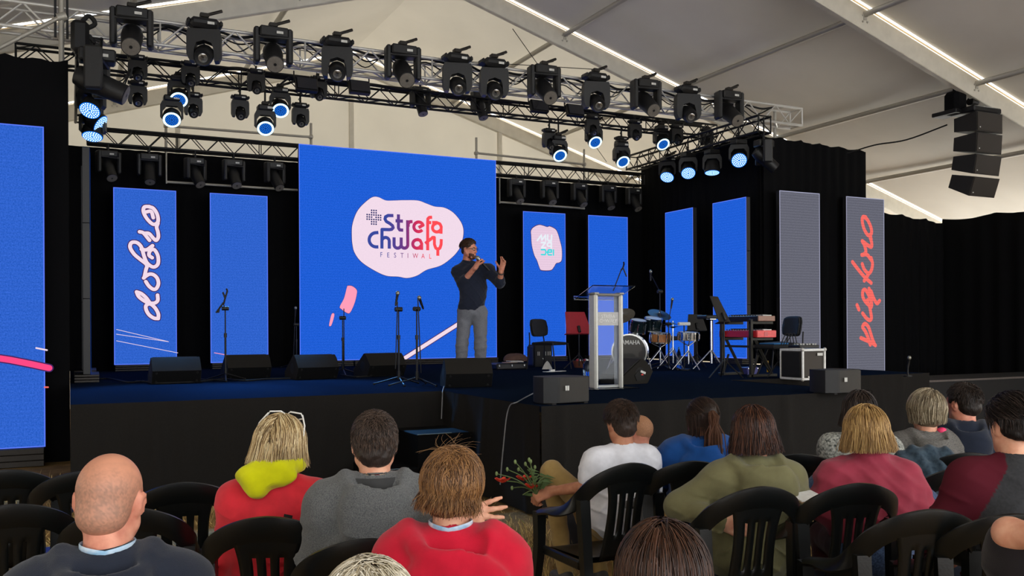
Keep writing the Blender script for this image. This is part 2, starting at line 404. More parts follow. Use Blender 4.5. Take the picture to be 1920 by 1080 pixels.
# ------------------------------------------------------------------ LED screens and what they show
led_blue = emit('led_blue', (0, 94, 226), 1.08, .34, 55, .05)
led_blue_l = emit('led_blue_pale', (34, 102, 222), 1.05, .40, 55, .04)
led_grey = emit('led_grey', (112, 113, 128), .95, .35, 60, .14)
led_white = emit('led_pale_pink', (246, 222, 238), 1., .06, 40)
led_pink = emit('led_pink', (255, 158, 186), 1.)
led_hot = emit('led_hot_pink', (255, 74, 134), 1.)
led_red = emit('led_coral', (255, 112, 104), 1., .1, 40, .1)
led_dark = emit('led_outline', (70, 40, 96), 1.)
led_edge = emit('led_edge', (92, 124, 250), 1.)
led_edge_g = emit('led_edge_grey', (168, 170, 196), 1.)
cab = mat('led_cabinet', (30, 30, 32), .5)
def flat(polys, name, m, parent, off, M):
    """flat print on a screen: polygons in panel coordinates, M takes (x, z) of the panel to its space"""
    mb = MB()
    for poly in polys:
        if len(poly) > 2: mb.add([(p[0], -off, p[1]) for p in poly], [tuple(range(len(poly)))])
    return mb.build(name, m, parent, 0)
def ribbon(P, wd, n=6, butt=False):
    """stroke outline with round ends: a quad strip with end caps, as separate convex polygons"""
    P = [Vector((p[0], p[1])) for p in P]; out = []
    ws = wd if isinstance(wd, (list, tuple)) else [wd]*len(P)
    for i in range(len(P)-1):
        d = P[i+1]-P[i]
        if d.length < 1e-6: continue
        nrm = Vector((-d.y, d.x)).normalized(); a, b = nrm*ws[i]/2, nrm*ws[i+1]/2
        out.append([P[i]+a, P[i]-a, P[i+1]-b, P[i+1]+b])
    for p, w_ in (list(zip(P, ws))[1:-1] if butt else zip(P, ws)): out.append([p+Vector((math.cos(t), math.sin(t)))*w_/2 for t in [2*PI*k/14 for k in range(14)]])
    return out
def smooth2(P, k=6, closed=False): return [(v.x, v.y) for v in catmull([(p[0], p[1], 0) for p in P], k, closed)]
def screen(name, label, x0, y, z0, wd, ht, face, edge, rz=0., base=True, zfloor=None, group=None, seams=()):
    """LED wall: cabinet housing, glowing face, thin edge line and feet; local x across, z up, face towards -y"""
    t = thing(name, label, 'screen', (x0, y, zfloor if zfloor is not None else z0), rz, group); dz = z0-(zfloor if zfloor is not None else z0)
    for i in range(max(1, round(wd))):
        for j in range(round(ht)):
            ww = wd/max(1, round(wd)); hh = ht/round(ht)
            MB().box((ww*(i+.5), .05, dz+hh*(j+.5)), (ww-.003, .09, hh-.003), bev=.004).build('cabinet', cab, t)
    MB().add([(0, -.001, dz), (wd, -.001, dz), (wd, -.001, dz+ht), (0, -.001, dz+ht)], [(0, 1, 2, 3)]).build('screen_face', face, t, 0)
    e = .014; mb = MB()
    for (a, b, c, d) in ((0, dz, e, ht), (wd-e, dz, e, ht), (0, dz, wd, e), (0, dz+ht-e, wd, e)): mb.add([(a, -.002, b), (a+c, -.002, b), (a+c, -.002, b+d), (a, -.002, b+d)], [(0, 1, 2, 3)])
    mb.build('edge_line', edge, t, 0)
    if base and dz > .03:
        n = max(1, round(wd))
        for i in range(n):
            mb = MB()
            for k in range(3): mb.box((wd/n*(i+.5), .05, dz*(k+.5)/3), (wd/n*.97, .3, dz/3-.008), bev=.004)
            mb.build('ballast_base', mat('ballast', (52, 47, 42), .6), t)
    return t
def loc2(t, pts, off=(0, 0), sc=1):
    """photo points -> (x, z) in the screen's own plane (the plane is where the screen stands)"""
    Mi = t.matrix_basis.inverted() if False else (Matrix.Translation(t.location) @ Matrix.Rotation(t.rotation_euler.z, 4, 'Z')).inverted()
    nrm = Vector((math.sin(t.rotation_euler.z), -math.cos(t.rotation_euler.z), 0)); out = []
    for (u, v) in pts:
        r = ray(off[0]+u*sc, off[1]+v*sc); k = (Vector(t.location)-ORG).dot(nrm)/r.dot(nrm); p = Mi @ (ORG+r*k); out.append((p.x, p.z))
    return out
SY = 16.7; SZ = HS+.11
big = screen('led_screen', 'large square blue LED screen with the pale festival blob and lettering', 3.80, SY, SZ, 4.0, 4.0, led_blue, led_edge, zfloor=HS)
dob = screen('led_screen', 'tall narrow blue LED screen with the white handwritten word dobro', .67, SY, SZ, 1., 3., led_blue_l, led_edge, zfloor=HS, group='narrow blue screens')
scr2 = screen('led_screen', 'plain narrow blue LED screen between the dobro screen and the large square screen', 2.23, SY, SZ, 1., 3., led_blue_l, led_edge, zfloor=HS, group='narrow blue screens')
muz = screen('led_screen', 'narrow blue LED screen with the small pink blob and letters MUZA DEI', 8.41, SY, SZ, 1., 3., led_blue, led_edge, zfloor=HS, group='narrow blue screens')
scr5 = screen('led_screen', 'plain narrow blue LED screen behind the clear lectern', 9.97, SY, SZ, 1., 3., led_blue, led_edge, zfloor=HS, group='narrow blue screens')
wing = []
for (u0, u1, lb) in ((1248, 1300, 'plain blue LED screen turned sideways, behind the snare drum and hi-hat'), (1337, 1400, 'plain blue LED screen turned sideways, behind the keyboards')):
    a, b = on_x(u0, 540, 11.28), on_x(u1, 540, 11.28)
    wing.append(screen('led_screen', lb, 11.28, a.y, SZ, (a-b).length, 3., led_blue, led_edge, rz=-PI/2, zfloor=HS, group='angled blue wing screens'))
for yy, lb in ((14.25, 'LED screen seen edge-on at the left stage side, near one'), (15.75, 'LED screen seen edge-on at the left stage side, far one')):
    screen('led_screen', lb, .25, yy-1.05, SZ, 1., 3., led_blue, led_edge, rz=PI/2-.02, zfloor=HS, group='edge-on left wing screens')
gl = screen('led_screen', 'tall blue LED screen on the grass at the left picture edge with a pink slash', -1.28, 12.75, .11, 1., 4., led_blue_l, led_edge, zfloor=GZ, group='tall screens beside the stage')
gr1 = screen('led_screen', 'tall plain grey LED screen behind the road case', 11.9, 13.0, .11, 1., 4., led_grey, led_edge_g, zfloor=GZ, group='tall screens beside the stage')
gr2 = screen('led_screen', 'tall grey LED screen with the coral handwritten word piękno', 13.64, 13.05, .11, 1.03, 4., led_grey, led_edge_g, zfloor=GZ, group='tall screens beside the stage')

def strokes(t, S, wd, m, name, off, sc, depth_, outline=None, sm=True, cuts=None, butt=False):
    """handwritten strokes traced on the screen's face"""
    L = [smooth2(loc2(t, s, off, sc), 5) if sm else loc2(t, s, off, sc) for s in S]
    i = 0
    for k, c in enumerate(cuts or [len(L)]):                         # one part for each letter
        G = L[i:i+c]; i += c
        if outline: flat([q for l in G for q in ribbon(l, wd+.03)], name+'_outline', outline, t, depth_-.0015, None)
        flat([q for l in G for q in ribbon(l, wd, butt=butt)], name, m, t, depth_+.00004*k, None)
strokes(dob, [[(290, 772), (265, 769), (238, 750), (222, 722), (222, 698), (245, 690), (272, 712), (290, 745), (290, 772)],
    [(168, 622), (182, 650), (222, 678), (262, 686), (286, 672), (286, 640)], [(168, 622), (195, 632), (222, 655), (240, 680)],
    [(208, 544), (222, 532), (242, 522), (264, 526), (284, 545), (291, 575), (280, 602), (262, 607), (238, 590), (220, 564)],
    [(212, 540), (220, 500), (225, 470), (190, 440), (155, 410), (132, 372), (140, 345), (170, 345), (195, 370), (210, 420), (228, 460), (262, 482), (288, 465), (288, 420), (268, 385), (245, 390), (238, 415), (256, 430)],
    [(195, 382), (225, 385), (258, 362)],
    [(185, 284), (206, 290), (228, 316), (241, 332)], [(212, 292), (238, 294), (262, 320), (278, 332), (290, 314), (288, 285), (281, 258), (288, 236)],
    [(240, 142), (212, 145), (207, 172), (228, 212), (262, 242), (288, 228), (284, 186), (262, 152), (236, 143)], [(222, 172), (250, 170), (262, 205)]],
    .060, led_white, 'letter', (200, 340), 1/3, .006, led_dark, cuts=[3, 1, 2, 2, 2])
strokes(dob, [[(55, 833), (348, 902), (55, 860)], [(55, 897), (400, 965)]], .009, led_white, 'drawn_line', (200, 340), 1/3, .005, sm=False, cuts=[1, 1])
strokes(scr2, [[(402, 661.5), (438, 668), (470, 674)]], .012, led_pink, 'drawn_line', (0, 0), 1, .005, sm=False)
strokes(gr2, [[(135, 975), (175, 992), (218, 1012), (244, 1030)], [(205, 1025), (190, 975), (168, 925), (148, 893), (165, 868), (190, 890), (205, 930), (222, 985), (235, 1015)],
    [(148, 790), (175, 825), (200, 842), (214, 825), (208, 780), (202, 745)], [(106, 728), (120, 762)],
    [(185, 690), (192, 725), (210, 745), (216, 715), (196, 660), (170, 615), (150, 622), (150, 668), (175, 710), (205, 730), (214, 690), (205, 630), (196, 605)], [(212, 625), (230, 675), (255, 715), (275, 695)],
    [(72, 405), (110, 455), (160, 515), (212, 562)], [(145, 420), (160, 460), (190, 490), (212, 470), (222, 420), (212, 375)], [(160, 545), (190, 500)],
    [(212, 390), (180, 350), (142, 352)], [(150, 352), (172, 330), (162, 280), (145, 248), (180, 275), (212, 292), (216, 262), (205, 225)],
    [(172, 70), (150, 68), (145, 100), (160, 160), (190, 205), (214, 190), (210, 145), (185, 90), (165, 72)], [(205, 200), (212, 235)]],
    .080, led_red, 'letter', (1580, 390), 1/4, .006, cuts=[2, 2, 2, 3, 2, 2])
strokes(gl, [[(0, 672), (20, 675), (60, 683), (92, 690)]], .075, led_hot, 'slash', (0, 0), 1, .006, led_dark, sm=False)
strokes(gl, [[(68, 652.5), (88, 656.5)]], .02, led_white, 'drawn_line', (0, 0), 1, .006, sm=False)
strokes(gl, [[(84, 726), (90, 726)]], .02, led_red, 'drawn_line', (0, 0), 1, .006, sm=False)
def blob(t, P, off, sc, m, name, d, grow=.03):
    q = smooth2(loc2(t, P, off, sc), 8, True); c = Vector((sum(p[0] for p in q)/len(q), sum(p[1] for p in q)/len(q)))
    if grow: flat([[(c.x+(p[0]-c.x)*(1+grow), c.y+(p[1]-c.y)*(1+grow)) for p in q]], name+'_outline', led_dark, t, d-.001, None)
    flat([q], name, m, t, d, None)
blob(big, [(118, 560), (122, 440), (158, 320), (210, 235), (300, 150), (360, 116), (420, 120), (500, 155), (600, 156), (700, 153), (860, 157), (960, 192), (1050, 224), (1160, 238), (1260, 295), (1340, 392), (1371, 480), (1365, 580), (1330, 690), (1250, 790), (1120, 885), (960, 935), (850, 1000), (740, 1027), (640, 1012), (500, 1000), (350, 930), (220, 840), (148, 740), (125, 650)], (640, 350), 1/6, led_white, 'pale_blob', .004, .008)
blob(big, [(568, 45), (580, 30), (620, 35), (660, 68), (662, 110), (640, 200), (600, 285), (570, 292), (515, 255), (500, 230), (540, 150)], (540, 530), 1/5.143, led_pink, 'pink_shape', .004, .03)
blob(big, [(432, 295), (446, 305), (438, 350), (420, 405), (406, 420), (396, 410), (405, 360), (418, 310)], (540, 530), 1/5.143, led_pink, 'pink_shape', .004, .06)
strokes(big, [[(758, 672), (860, 607)]], .075, led_white, 'slash', (0, 0), 1, .004, led_dark, sm=False)
blob(muz, [(200, 400), (198, 330), (235, 280), (310, 246), (370, 256), (430, 275), (470, 268), (545, 305), (580, 360), (610, 460), (640, 590), (640, 740), (610, 785), (560, 800), (525, 855), (480, 898), (350, 898), (320, 860), (285, 760), (245, 680), (210, 540)], (970, 390), 1/7.714, emit('led_muza_pink', (238, 208, 230), 1., .06, 40, .05), 'pale_blob', .004, .03)
led_mw = emit('led_muza_white', (232, 240, 248), 1.); led_cy = emit('led_cyan', (60, 222, 226), 1.)
strokes(muz, [[(288, 470), (345, 392), (352, 466), (405, 392), (408, 474)], [(438, 392), (436, 460), (452, 474), (490, 474), (494, 396)],
    [(345, 500), (405, 500), (348, 574), (408, 576)], [(490, 580), (490, 500), (445, 502), (430, 530), (440, 552), (486, 552)]], .036, led_mw, 'letter', (970, 390), 1/7.714, .006, sm=False, cuts=[1, 1, 1, 1])
strokes(muz, [[(345, 604), (400, 604), (414, 640), (400, 676), (346, 674)], [(436, 640), (494, 638), (492, 606), (450, 606), (432, 640), (446, 678), (494, 678)], [(520, 606), (520, 682)]], .03, led_cy, 'letter', (970, 390), 1/7.714, .006, sm=False, cuts=[1, 1, 1])
# festival logo: strokes in a blue to red gradient across the word
gm = bpy.data.materials.new('led_gradient'); gm.use_nodes = True; nt = gm.node_tree; nt.nodes.clear()
_o = nt.nodes.new('ShaderNodeOutputMaterial'); _e = nt.nodes.new('ShaderNodeEmission'); _t = nt.nodes.new('ShaderNodeTexCoord'); _s = nt.nodes.new('ShaderNodeSeparateXYZ'); _m = nt.nodes.new('ShaderNodeMapRange'); _r = nt.nodes.new('ShaderNodeValToRGB')
nt.links.new(_t.outputs['Object'], _s.inputs[0]); nt.links.new(_s.outputs[0], _m.inputs[0]); nt.links.new(_m.outputs[0], _r.inputs[0]); nt.links.new(_r.outputs[0], _e.inputs[0]); nt.links.new(_e.outputs[0], _o.inputs[0])
_q = loc2(big, [(290, 500), (1140, 500)], (640, 350), 1/6); _m.inputs['From Min'].default_value = _q[0][0]; _m.inputs['From Max'].default_value = _q[1][0]
_r.color_ramp.elements[0].position = .25; _r.color_ramp.elements[0].color = lin((58, 74, 158)); _r.color_ramp.elements[1].position = .82; _r.color_ramp.elements[1].color = lin((255, 78, 86))
for p_, c_ in ((.5, (112, 56, 128)), (.64, (206, 46, 92))): _k = _r.color_ramp.elements.new(p_); _k.color = lin(c_)
def arc(cx, cy, r, a0, a1, n=14, ry=None): return [(cx+r*math.cos(R(a0+(a1-a0)*i/n)), cy+(ry or r)*math.sin(R(a0+(a1-a0)*i/n))) for i in range(n+1)]
strokes(big, [[(585, 326), (525, 325), (496, 340), (490, 365), (505, 392), (545, 415), (575, 440), (582, 462), (565, 480), (540, 484), (456, 482), (455, 697)],
    [(641, 312), (641, 465), (655, 487), (695, 490)], [(608, 384), (692, 389)],
    [(744, 378), (746, 645)]+arc(709, 655, 37, 0, 180, 14)+[(672, 572)], [(672, 650)]+arc(632, 652, 40, 0, 180, 14)+[(592, 570)],
    [(750, 450), (752, 412), (772, 394), (800, 394)],
    [(868, 462), (918, 432)] + arc(868, 452, 54, -20, -320, 18), 
    [(1020, 345), (990, 346), (972, 362), (970, 400), (970, 716)], [(970, 404), (1010, 405)],
    [(1020, 404), (1070, 404), (1108, 420), (1122, 450), (1120, 530)], arc(1072, 462, 48, -60, -330, 16)[2:], [(1090, 498), (1092, 526)],
    [(416, 516)]+arc(392, 598, 80, -90, -270, 20)+[(416, 678)],
    [(455, 625)]+arc(496, 614, 42, -165, 0, 12)+[(538, 698)],
    [(850, 592), (885, 605), (902, 640), (902, 712)], arc(850, 645, 48, -80, -340, 16), [(868, 690), (870, 710)],
    [(942, 640), (975, 612), (1010, 586)], [(1010, 588), (1025, 572), (1045, 572), (1046, 650), (1060, 690), (1084, 706), (1108, 690), (1121, 650), (1123, 590)], [(1084, 700), (1084, 778)]],
    .063, gm, 'logo_letter', (640, 350), 1/6, .007, sm=False, butt=True, cuts=[1, 2, 2, 1, 1, 2, 3, 1, 1, 3, 1, 2])
dots = []
for r_ in range(7):
    for c_ in range(7):
        if (2 <= r_ <= 4 or 2 <= c_ <= 4) and not (r_ == 3 and c_ == 3):
            dots += loc2(big, [(289+25.3*c_, 263+1.6*c_+25.6*r_)], (640, 350), 1/6)
flat([[(x+.0165*math.cos(2*PI*k/10), z+.0165*math.sin(2*PI*k/10)) for k in range(10)] for x, z in dots], 'logo_dots', emit('led_navy', (44, 46, 104), 1.), big, .007, None)['kind'] = 'stuff'
FONTS = {}
def text(s, size, name, m, parent, M, sx=1., extrude=.001, bold=False, align='CENTER'):
    cu = bpy.data.curves.new(name, 'FONT'); cu.body = s; cu.size = size; cu.extrude = extrude; cu.align_x = align; cu.align_y = 'CENTER'; cu.resolution_u = 3
    if bold: cu.offset = .012*size*2
    o = bpy.data.objects.new(name+'_curve', cu); COL.objects.link(o); dg = bpy.context.evaluated_depsgraph_get()
    me = bpy.data.meshes.new_from_object(o.evaluated_get(dg)); bpy.data.objects.remove(o); bpy.data.curves.remove(cu)
    me.transform(M @ Matrix.Diagonal((sx, 1, 1, 1))); me.materials.clear(); me.materials.append(m)
    return place(bpy.data.objects.new(name, me), parent)
UPRIGHT = Matrix.Rotation(PI/2, 4, 'X')
for ch, u_, v_ in zip('FESTIWAL', (448, 526, 603, 682, 748, 832, 918, 998), (768, 772, 774, 777, 779, 781, 784, 787)):
    x, z = loc2(big, [(u_, v_)], (640, 350), 1/6)[0]; text(ch, .135, 'logo_letter', gm, big, Matrix.Translation((x, -.007, z)) @ UPRIGHT, .8, .0005)
# ------------------------------------------------------------------ trusses
def truss(name, label, a, b, w_, h, m, rc, rb, bay, end=True):
    """box truss: four chords, zigzag lacing on each face, every tube a part; a, b = centre ends"""
    a, b = Vector(a), Vector(b); d = (b-a); Lh = d.length; t = d/Lh; up = Vector((0, 0, 1)); s = t.cross(up).normalized()
    th = thing(name, label, 'truss', a)
    def P(x, i, j): return t*x + s*(i*w_/2) + up*(j*h/2)
    for i in (-1, 1):
        for j in (-1, 1): rod('chord', P(0, i, j), P(Lh, i, j), rc, m, th, 10)
    n = max(2, round(Lh/bay)); q = Lh/n
    for k in range(n):
        x0, x1 = k*q, (k+1)*q; z = 1 if k % 2 else -1
        for i in (-1, 1): rod('brace', P(x0, i, z), P(x1, i, -z), rb, m, th, 6)
        if k % 2 == 0 or bay > .5: rod('brace', P(x0, -1, -1), P(x1, 1, -1), rb, m, th, 6)
        else: rod('brace', P(x0, 1, -1), P(x1, -1, -1), rb, m, th, 6)
        if k % 3 == 0: rod('brace', P(x0, -1, 1), P(x1, 1, 1), rb, m, th, 6)
        if k % 6 == 0:
            for i in (-1, 1): rod('brace', P(x0, i, -1), P(x0, i, 1), rb, m, th, 6)
    for x in (0, Lh):
        for i in (-1, 1): rod('brace', P(x, i, -1), P(x, i, 1), rb*1.2, m, th, 6)
        for j in (-1, 1): rod('brace', P(x, -1, j), P(x, 1, j), rb*1.2, m, th, 6)
    return th
blk_truss = mat('black_truss', (20, 20, 21), .5, .4)
T1Y, T1Z, T1H = 13.35, 5.77, .32
truss('lighting_truss', 'long silver box truss crossing above the front of the stage', (-.85, T1Y, T1Z-T1H/2), (12.65, T1Y, T1Z-T1H/2-.02), T1H, T1H, alu, .024, .013, .33)
T2Y, T2Z = 15.3, 5.80
truss('lighting_truss', 'long black box truss behind the silver one', (-.7, T2Y, T2Z-.13), (12.2, T2Y, T2Z-.13), .25, .25, blk_truss, .022, .010, .27)
T3Y, T3Z = 17.0, 5.0
truss('lighting_truss', 'low black truss along the top of the backdrop curtain, left of the large screen', (.28, T3Y, T3Z-.13), (4.6, T3Y, T3Z-.13), .2, .26, blk_truss, .022, .009, .24)
truss('lighting_truss', 'low black truss along the top of the backdrop curtain, right of the large screen', (7.2, T3Y, T3Z-.13), (11.55, T3Y, T3Z-.13), .2, .26, blk_truss, .022, .009, .24)
truss('lighting_truss', 'black truss running front to back above the angled screens at right', (11.42, 12.85, 5.27), (11.42, 17.2, 5.27), .29, .29, blk_truss, .024, .011, .3)
truss('lighting_truss', 'black truss seen end-on above the left stage side', (.25, 13.15, 5.27), (.25, 17.2, 5.27), .29, .29, blk_truss, .024, .011, .3)
# towers and scaffold
tw = thing('scaffold_tower', 'galvanised pole with a diagonal stay holding the left ends of the trusses', 'scaffold', (0, 0, 0))
X0 = -.08
rod('pole', (X0, 13.16, GZ), (X0, 13.16, 5.86), .034, galv, tw, 12)
rod('strut', (X0-.9, 13.14, 5.0), (X0, 13.14, 5.64), .028, galv, tw, 10)
for dx in (-.07, .07): MB().box((X0+dx, 13.16, 5.62), (.03, .05, .5)).build('strap', blk_metal, tw)
MB().cyl((X0-.05, 13.16, 5.62), (X0+.06, 13.16, 5.66), .06, n=10).build('coupler', galv, tw)
tw2 = thing('scaffold_tower', 'galvanised pole with a diagonal stay holding the right ends of the trusses', 'scaffold', (0, 0, 0))
rod('pole', (12.3, 13.55, GZ), (12.3, 13.55, 5.75), .034, galv, tw2, 12); rod('strut', (12.3, 13.5, 5.2), (12.95, 13.5, 4.7), .028, galv, tw2, 10)
def scaff(label, poles, rails):
    t = thing('scaffold', label, 'scaffold', (0, 0, 0))
    for (u, v0, v1) in poles: q = on_y(u, v0, 17.75); rod('upright', (q.x, q.y, GZ), q, .026, galv, t, 10)
    for (u0, v0, u1, v1) in rails:
        rod('rail', on_y(u0, v0, 17.7), on_y(u1, v1, 17.7), .024, galv, t, 10)
        for (u, v) in ((u0, v0), (u1, v1)): p = on_y(u, v, 17.72); MB().box(p, (.08, .11, .08), bev=.02).build('coupler', galv, t)
scaff('galvanised scaffold poles showing above the curtain left of the large screen', [(311, 228, 690), (583, 231, 690)], [(311, 236, 583, 257)])
scaff('galvanised scaffold poles showing above the curtain right of the large screen', [(893, 258, 690), (1095, 280, 690)], [(893, 287, 1095, 308)])
for (u0, v0, u1, v1, lb) in ((312, 341, 565, 357, 'grey pipe below the left curtain truss'), (937, 379, 1096, 391, 'grey pipe below the right curtain truss')):
    t = thing('hanging_pipe', lb, 'pipe', on_y(u0, v0, 17.1)); o = Vector(t.location)
    rod('pipe', (0, 0, 0), on_y(u1, v1, 17.1)-o, .022, galv, t, 10); rod('end_clamp', (0, 0, -.03), (0, 0, .75), .015, galv, t, 8)

# ------------------------------------------------------------------ lanterns
lamp_body = mat('lamp_body', (24, 24, 25), .48, .1, var=.12); lamp_yoke = mat('lamp_yoke', (34, 34, 35), .5, .1)
lens_grey = mat('lens_petals', (128, 122, 114), .4, .2, scale=40); lens_glass = mat('lens_glass', (200, 196, 186), .08, .5, coat=1, scale=12, c2=(60, 60, 64))
lens_dark = mat('lens_dark', (30, 34, 44), .1, .3, coat=1)
led_w = emit('led_cell_white', (196, 238, 255), 2.4); led_b = emit('led_cell_blue', (30, 120, 240), 1.1); led_c = emit('led_core', (18, 70, 150), .9)
label_w = mat('label_white', (205, 205, 200), .5)
LM = {}
def lamp_meshes():
    # -- profile (large yoke)
    b = MB().box((0, 0, -.09), (.40, .24, .15), bev=.02); LM['p_base'] = b.mesh('p_base', lamp_body)
    y = MB()
    for s in (-1, 1): y.box((s*.225, 0, -.275), (.085, .2, .50), bev=.025)
    y.box((0, 0, -.165), (.44, .2, .04), bev=.012); LM['p_yoke'] = y.mesh('p_yoke', lamp_yoke)
    h = MB().lathe([(.05, .26), (.11, .24), (.135, .16), (.14, .02), (.13, -.05), (.125, -.24), (.122, -.33), (.105, -.335)], 24); LM['p_head'] = h.mesh('p_head', lamp_body)
    l = MB().lathe([(.001, -.337), (.112, -.337)], 24, caps=False)
    for k in range(12):
        M = Matrix.Rotation(2*PI*k/12, 4, 'Z'); l.add([(.028, -.004, -.341), (.028, .004, -.341), (.104, .022, -.341), (.104, -.022, -.341)], [(0, 1, 2, 3)], 0, M)
    l.lathe([(.001, -.344), (.022, -.344)], 10, 1, caps=False); LM['p_lens'] = l.mesh('p_lens', [lens_grey, lamp_body])
    # -- beam (compact, thick rounded yoke)
    b = MB().box((0, 0, -.09), (.40, .26, .14), bev=.05); b.box((-.21, 0, -.08), (.05, .2, .08), bev=.02); b.box((.21, 0, -.08), (.05, .2, .08), bev=.02); LM['b_base'] = b.mesh('b_base', lamp_body)
    poly = [(-.205, -.17), (.205, -.17), (.225, -.24), (.225, -.52), (.19, -.60), (.135, -.61), (.125, -.44), (.10, -.36), (0, -.325), (-.10, -.36), (-.125, -.44), (-.135, -.61), (-.19, -.60), (-.225, -.52), (-.225, -.24)]
    LM['b_yoke'] = MB().prism(poly, .16, UPRIGHT, z0=-.08).mesh('b_yoke', lamp_yoke, 30)
    LM['b_head'] = MB().lathe([(.04, .17), (.10, .15), (.125, .05), (.125, -.10), (.118, -.17), (.10, -.20), (.085, -.195)], 24).mesh('b_head', lamp_body)
    LM['b_lens'] = MB().lathe([(.001, -.205), (.05, -.2), (.084, -.185)], 20, caps=False).mesh('b_lens', lens_glass)
    # -- LED wash with a lit ring / fully lit
    LM['w_base'] = MB().box((0, 0, -.06), (.27, .2, .10), bev=.02).mesh('w_base', lamp_body)
    poly = [(-.15, -.11), (.15, -.11), (.185, -.18), (.185, -.37), (.15, -.41), (.145, -.26), (.09, -.19), (-.09, -.19), (-.145, -.26), (-.15, -.41), (-.185, -.37), (-.185, -.18)]
    LM['w_yoke'] = MB().prism(poly, .12, UPRIGHT, z0=-.06).mesh('w_yoke', lamp_yoke, 30)
    LM['w_head'] = MB().lathe([(.05, .15), (.10, .13), (.14, .05), (.15, -.02), (.15, -.10), (.143, -.105)], 28).mesh('w_head', lamp_body)
    def cells(ring):
        mb = MB()
        rr = ((.13, 22),) if ring else ((.03, 6), (.06, 11), (.09, 16), (.12, 22))
        for r, n in rr:
            for k in range(n):
                a = 2*PI*k/n; mb.lathe([(.001, -.114), (.0135 if ring else .0115, -.112)], 7, 0, Matrix.Translation((r*math.cos(a), r*math.sin(a), 0)), caps=False)
        if ring:
            mb.lathe([(.110, -.111), (.144, -.111)], 28, 0, caps=False)
            for r, n in ((.03, 6), (.06, 12), (.088, 17)):
                for k in range(n): a = 2*PI*k/n; mb.lathe([(.001, -.112), (.010, -.111)], 6, 1, Matrix.Translation((r*math.cos(a), r*math.sin(a), 0)), caps=False)
            mb.lathe([(.001, -.109), (.11, -.109)], 20, 2, caps=False)
        else: mb.lathe([(.001, -.109), (.143, -.109)], 24, 1, caps=False)
        return mb.mesh('cells', [led_w, led_b, led_c], 0)
    LM['w_ring'] = cells(True); LM['w_full'] = cells(False)
    c = MB().box((0, 0, .0), (.05, .05, .07), bev=.01); c.tube([(-.03, -.02, .02), (-.05, 0, .05), (-.02, .02, .085), (.03, .01, .07)], .012, 6); LM['clamp'] = c.mesh('clamp', blk_metal)
    c = MB().cyl((0, 0, 0), (.24, .04, .11), .022, n=8); c.cyl((.02, -.03, .0), (.16, -.03, .05), .014, n=6); c.box((.0, 0, .0), (.12, .1, .06), bev=.01); LM['boom'] = c.mesh('boom', mat('clamp_metal', (40, 36, 32), .5, .4))
lamp_meshes()
N_L = {}
def lamp(kind, p, pan, tilt, label, sc=1., drop=0., group=None, lit='ring', boom=False, name=None, cat='stage light', watts=50):
    """kind p profile / b beam / w LED wash; pan turns it about the vertical, tilt is how far the nose drops from level"""
    t = thing(name or {'p': 'profile_light', 'b': 'beam_light', 'w': 'wash_light'}[kind], label, cat, p, 0, group); t.scale = (sc, sc, sc)
    if drop: rod('drop_pole', (0, 0, -.01), (0, 0, drop/sc), .016/sc, blk_metal, t, 8)
    shared('clamp', LM['boom' if boom else 'clamp'], t, (0, 0, .03))
    shared('base', LM[kind+'_base'], t)
    MB().box((.07, -.133 if kind != 'w' else -.103, -.1 if kind != 'w' else -.06), (.09, .006, .035)).build('display', label_w, t) if kind != 'w' or boom else None
    y = shared('yoke', LM[kind+'_yoke'], t, rot=(0, 0, pan))
    pz = {'p': -.40, 'b': -.50, 'w': -.36}[kind]
    h = shared('head', LM[kind+'_head'], t, (0, 0, pz), (R(tilt)-PI/2, 0, pan) if False else Euler((-(PI/2-R(tilt)), 0, pan)))
    if kind == 'w':
        c = shared('led_cells', LM['w_'+lit], h); c['kind'] = 'stuff'
        ld = bpy.data.lights.new('wash_beam', 'SPOT'); ld.energy = watts; ld.color = (.10, .42, 1.); ld.spot_size = R(33); ld.spot_blend = .7; ld.shadow_soft_size = .12; lo_ = place(bpy.data.objects.new('wash_beam', ld), h); lo_.location = (0, 0, -.16)
    else: shared('lens', LM[kind+'_lens'], h)
    return t
# which way the noses point: rotation so that local -z leads out of the lens; tilt 0 = level towards -y
for i, (k, u, v) in enumerate((('p', 247, 22), ('b', 383, 40), ('p', 512, 65), ('b', 632, 88), ('p', 755, 100), ('b', 857, 118), ('b', 926, 125), ('p', 1020, 138), ('b', 1117, 150), ('p', 1211, 165), ('b', 1289, 178), ('p', 1367, 185))):
    p = on_y(u, v, T1Y-.36); p.z = T1Z+.06
    npb = ordinal(sum(1 for q in 'pbpbpbbpbpbp'[:i] if q == k))
    lamp(k, p, R(-6 if k == 'p' else -14), 36 if k == 'p' else 30, '%s %s along the silver truss, counted from the left' % (npb, 'large yoked profile light' if k == 'p' else 'compact beam light with pale lens'), group='lights on the silver truss', boom=True)
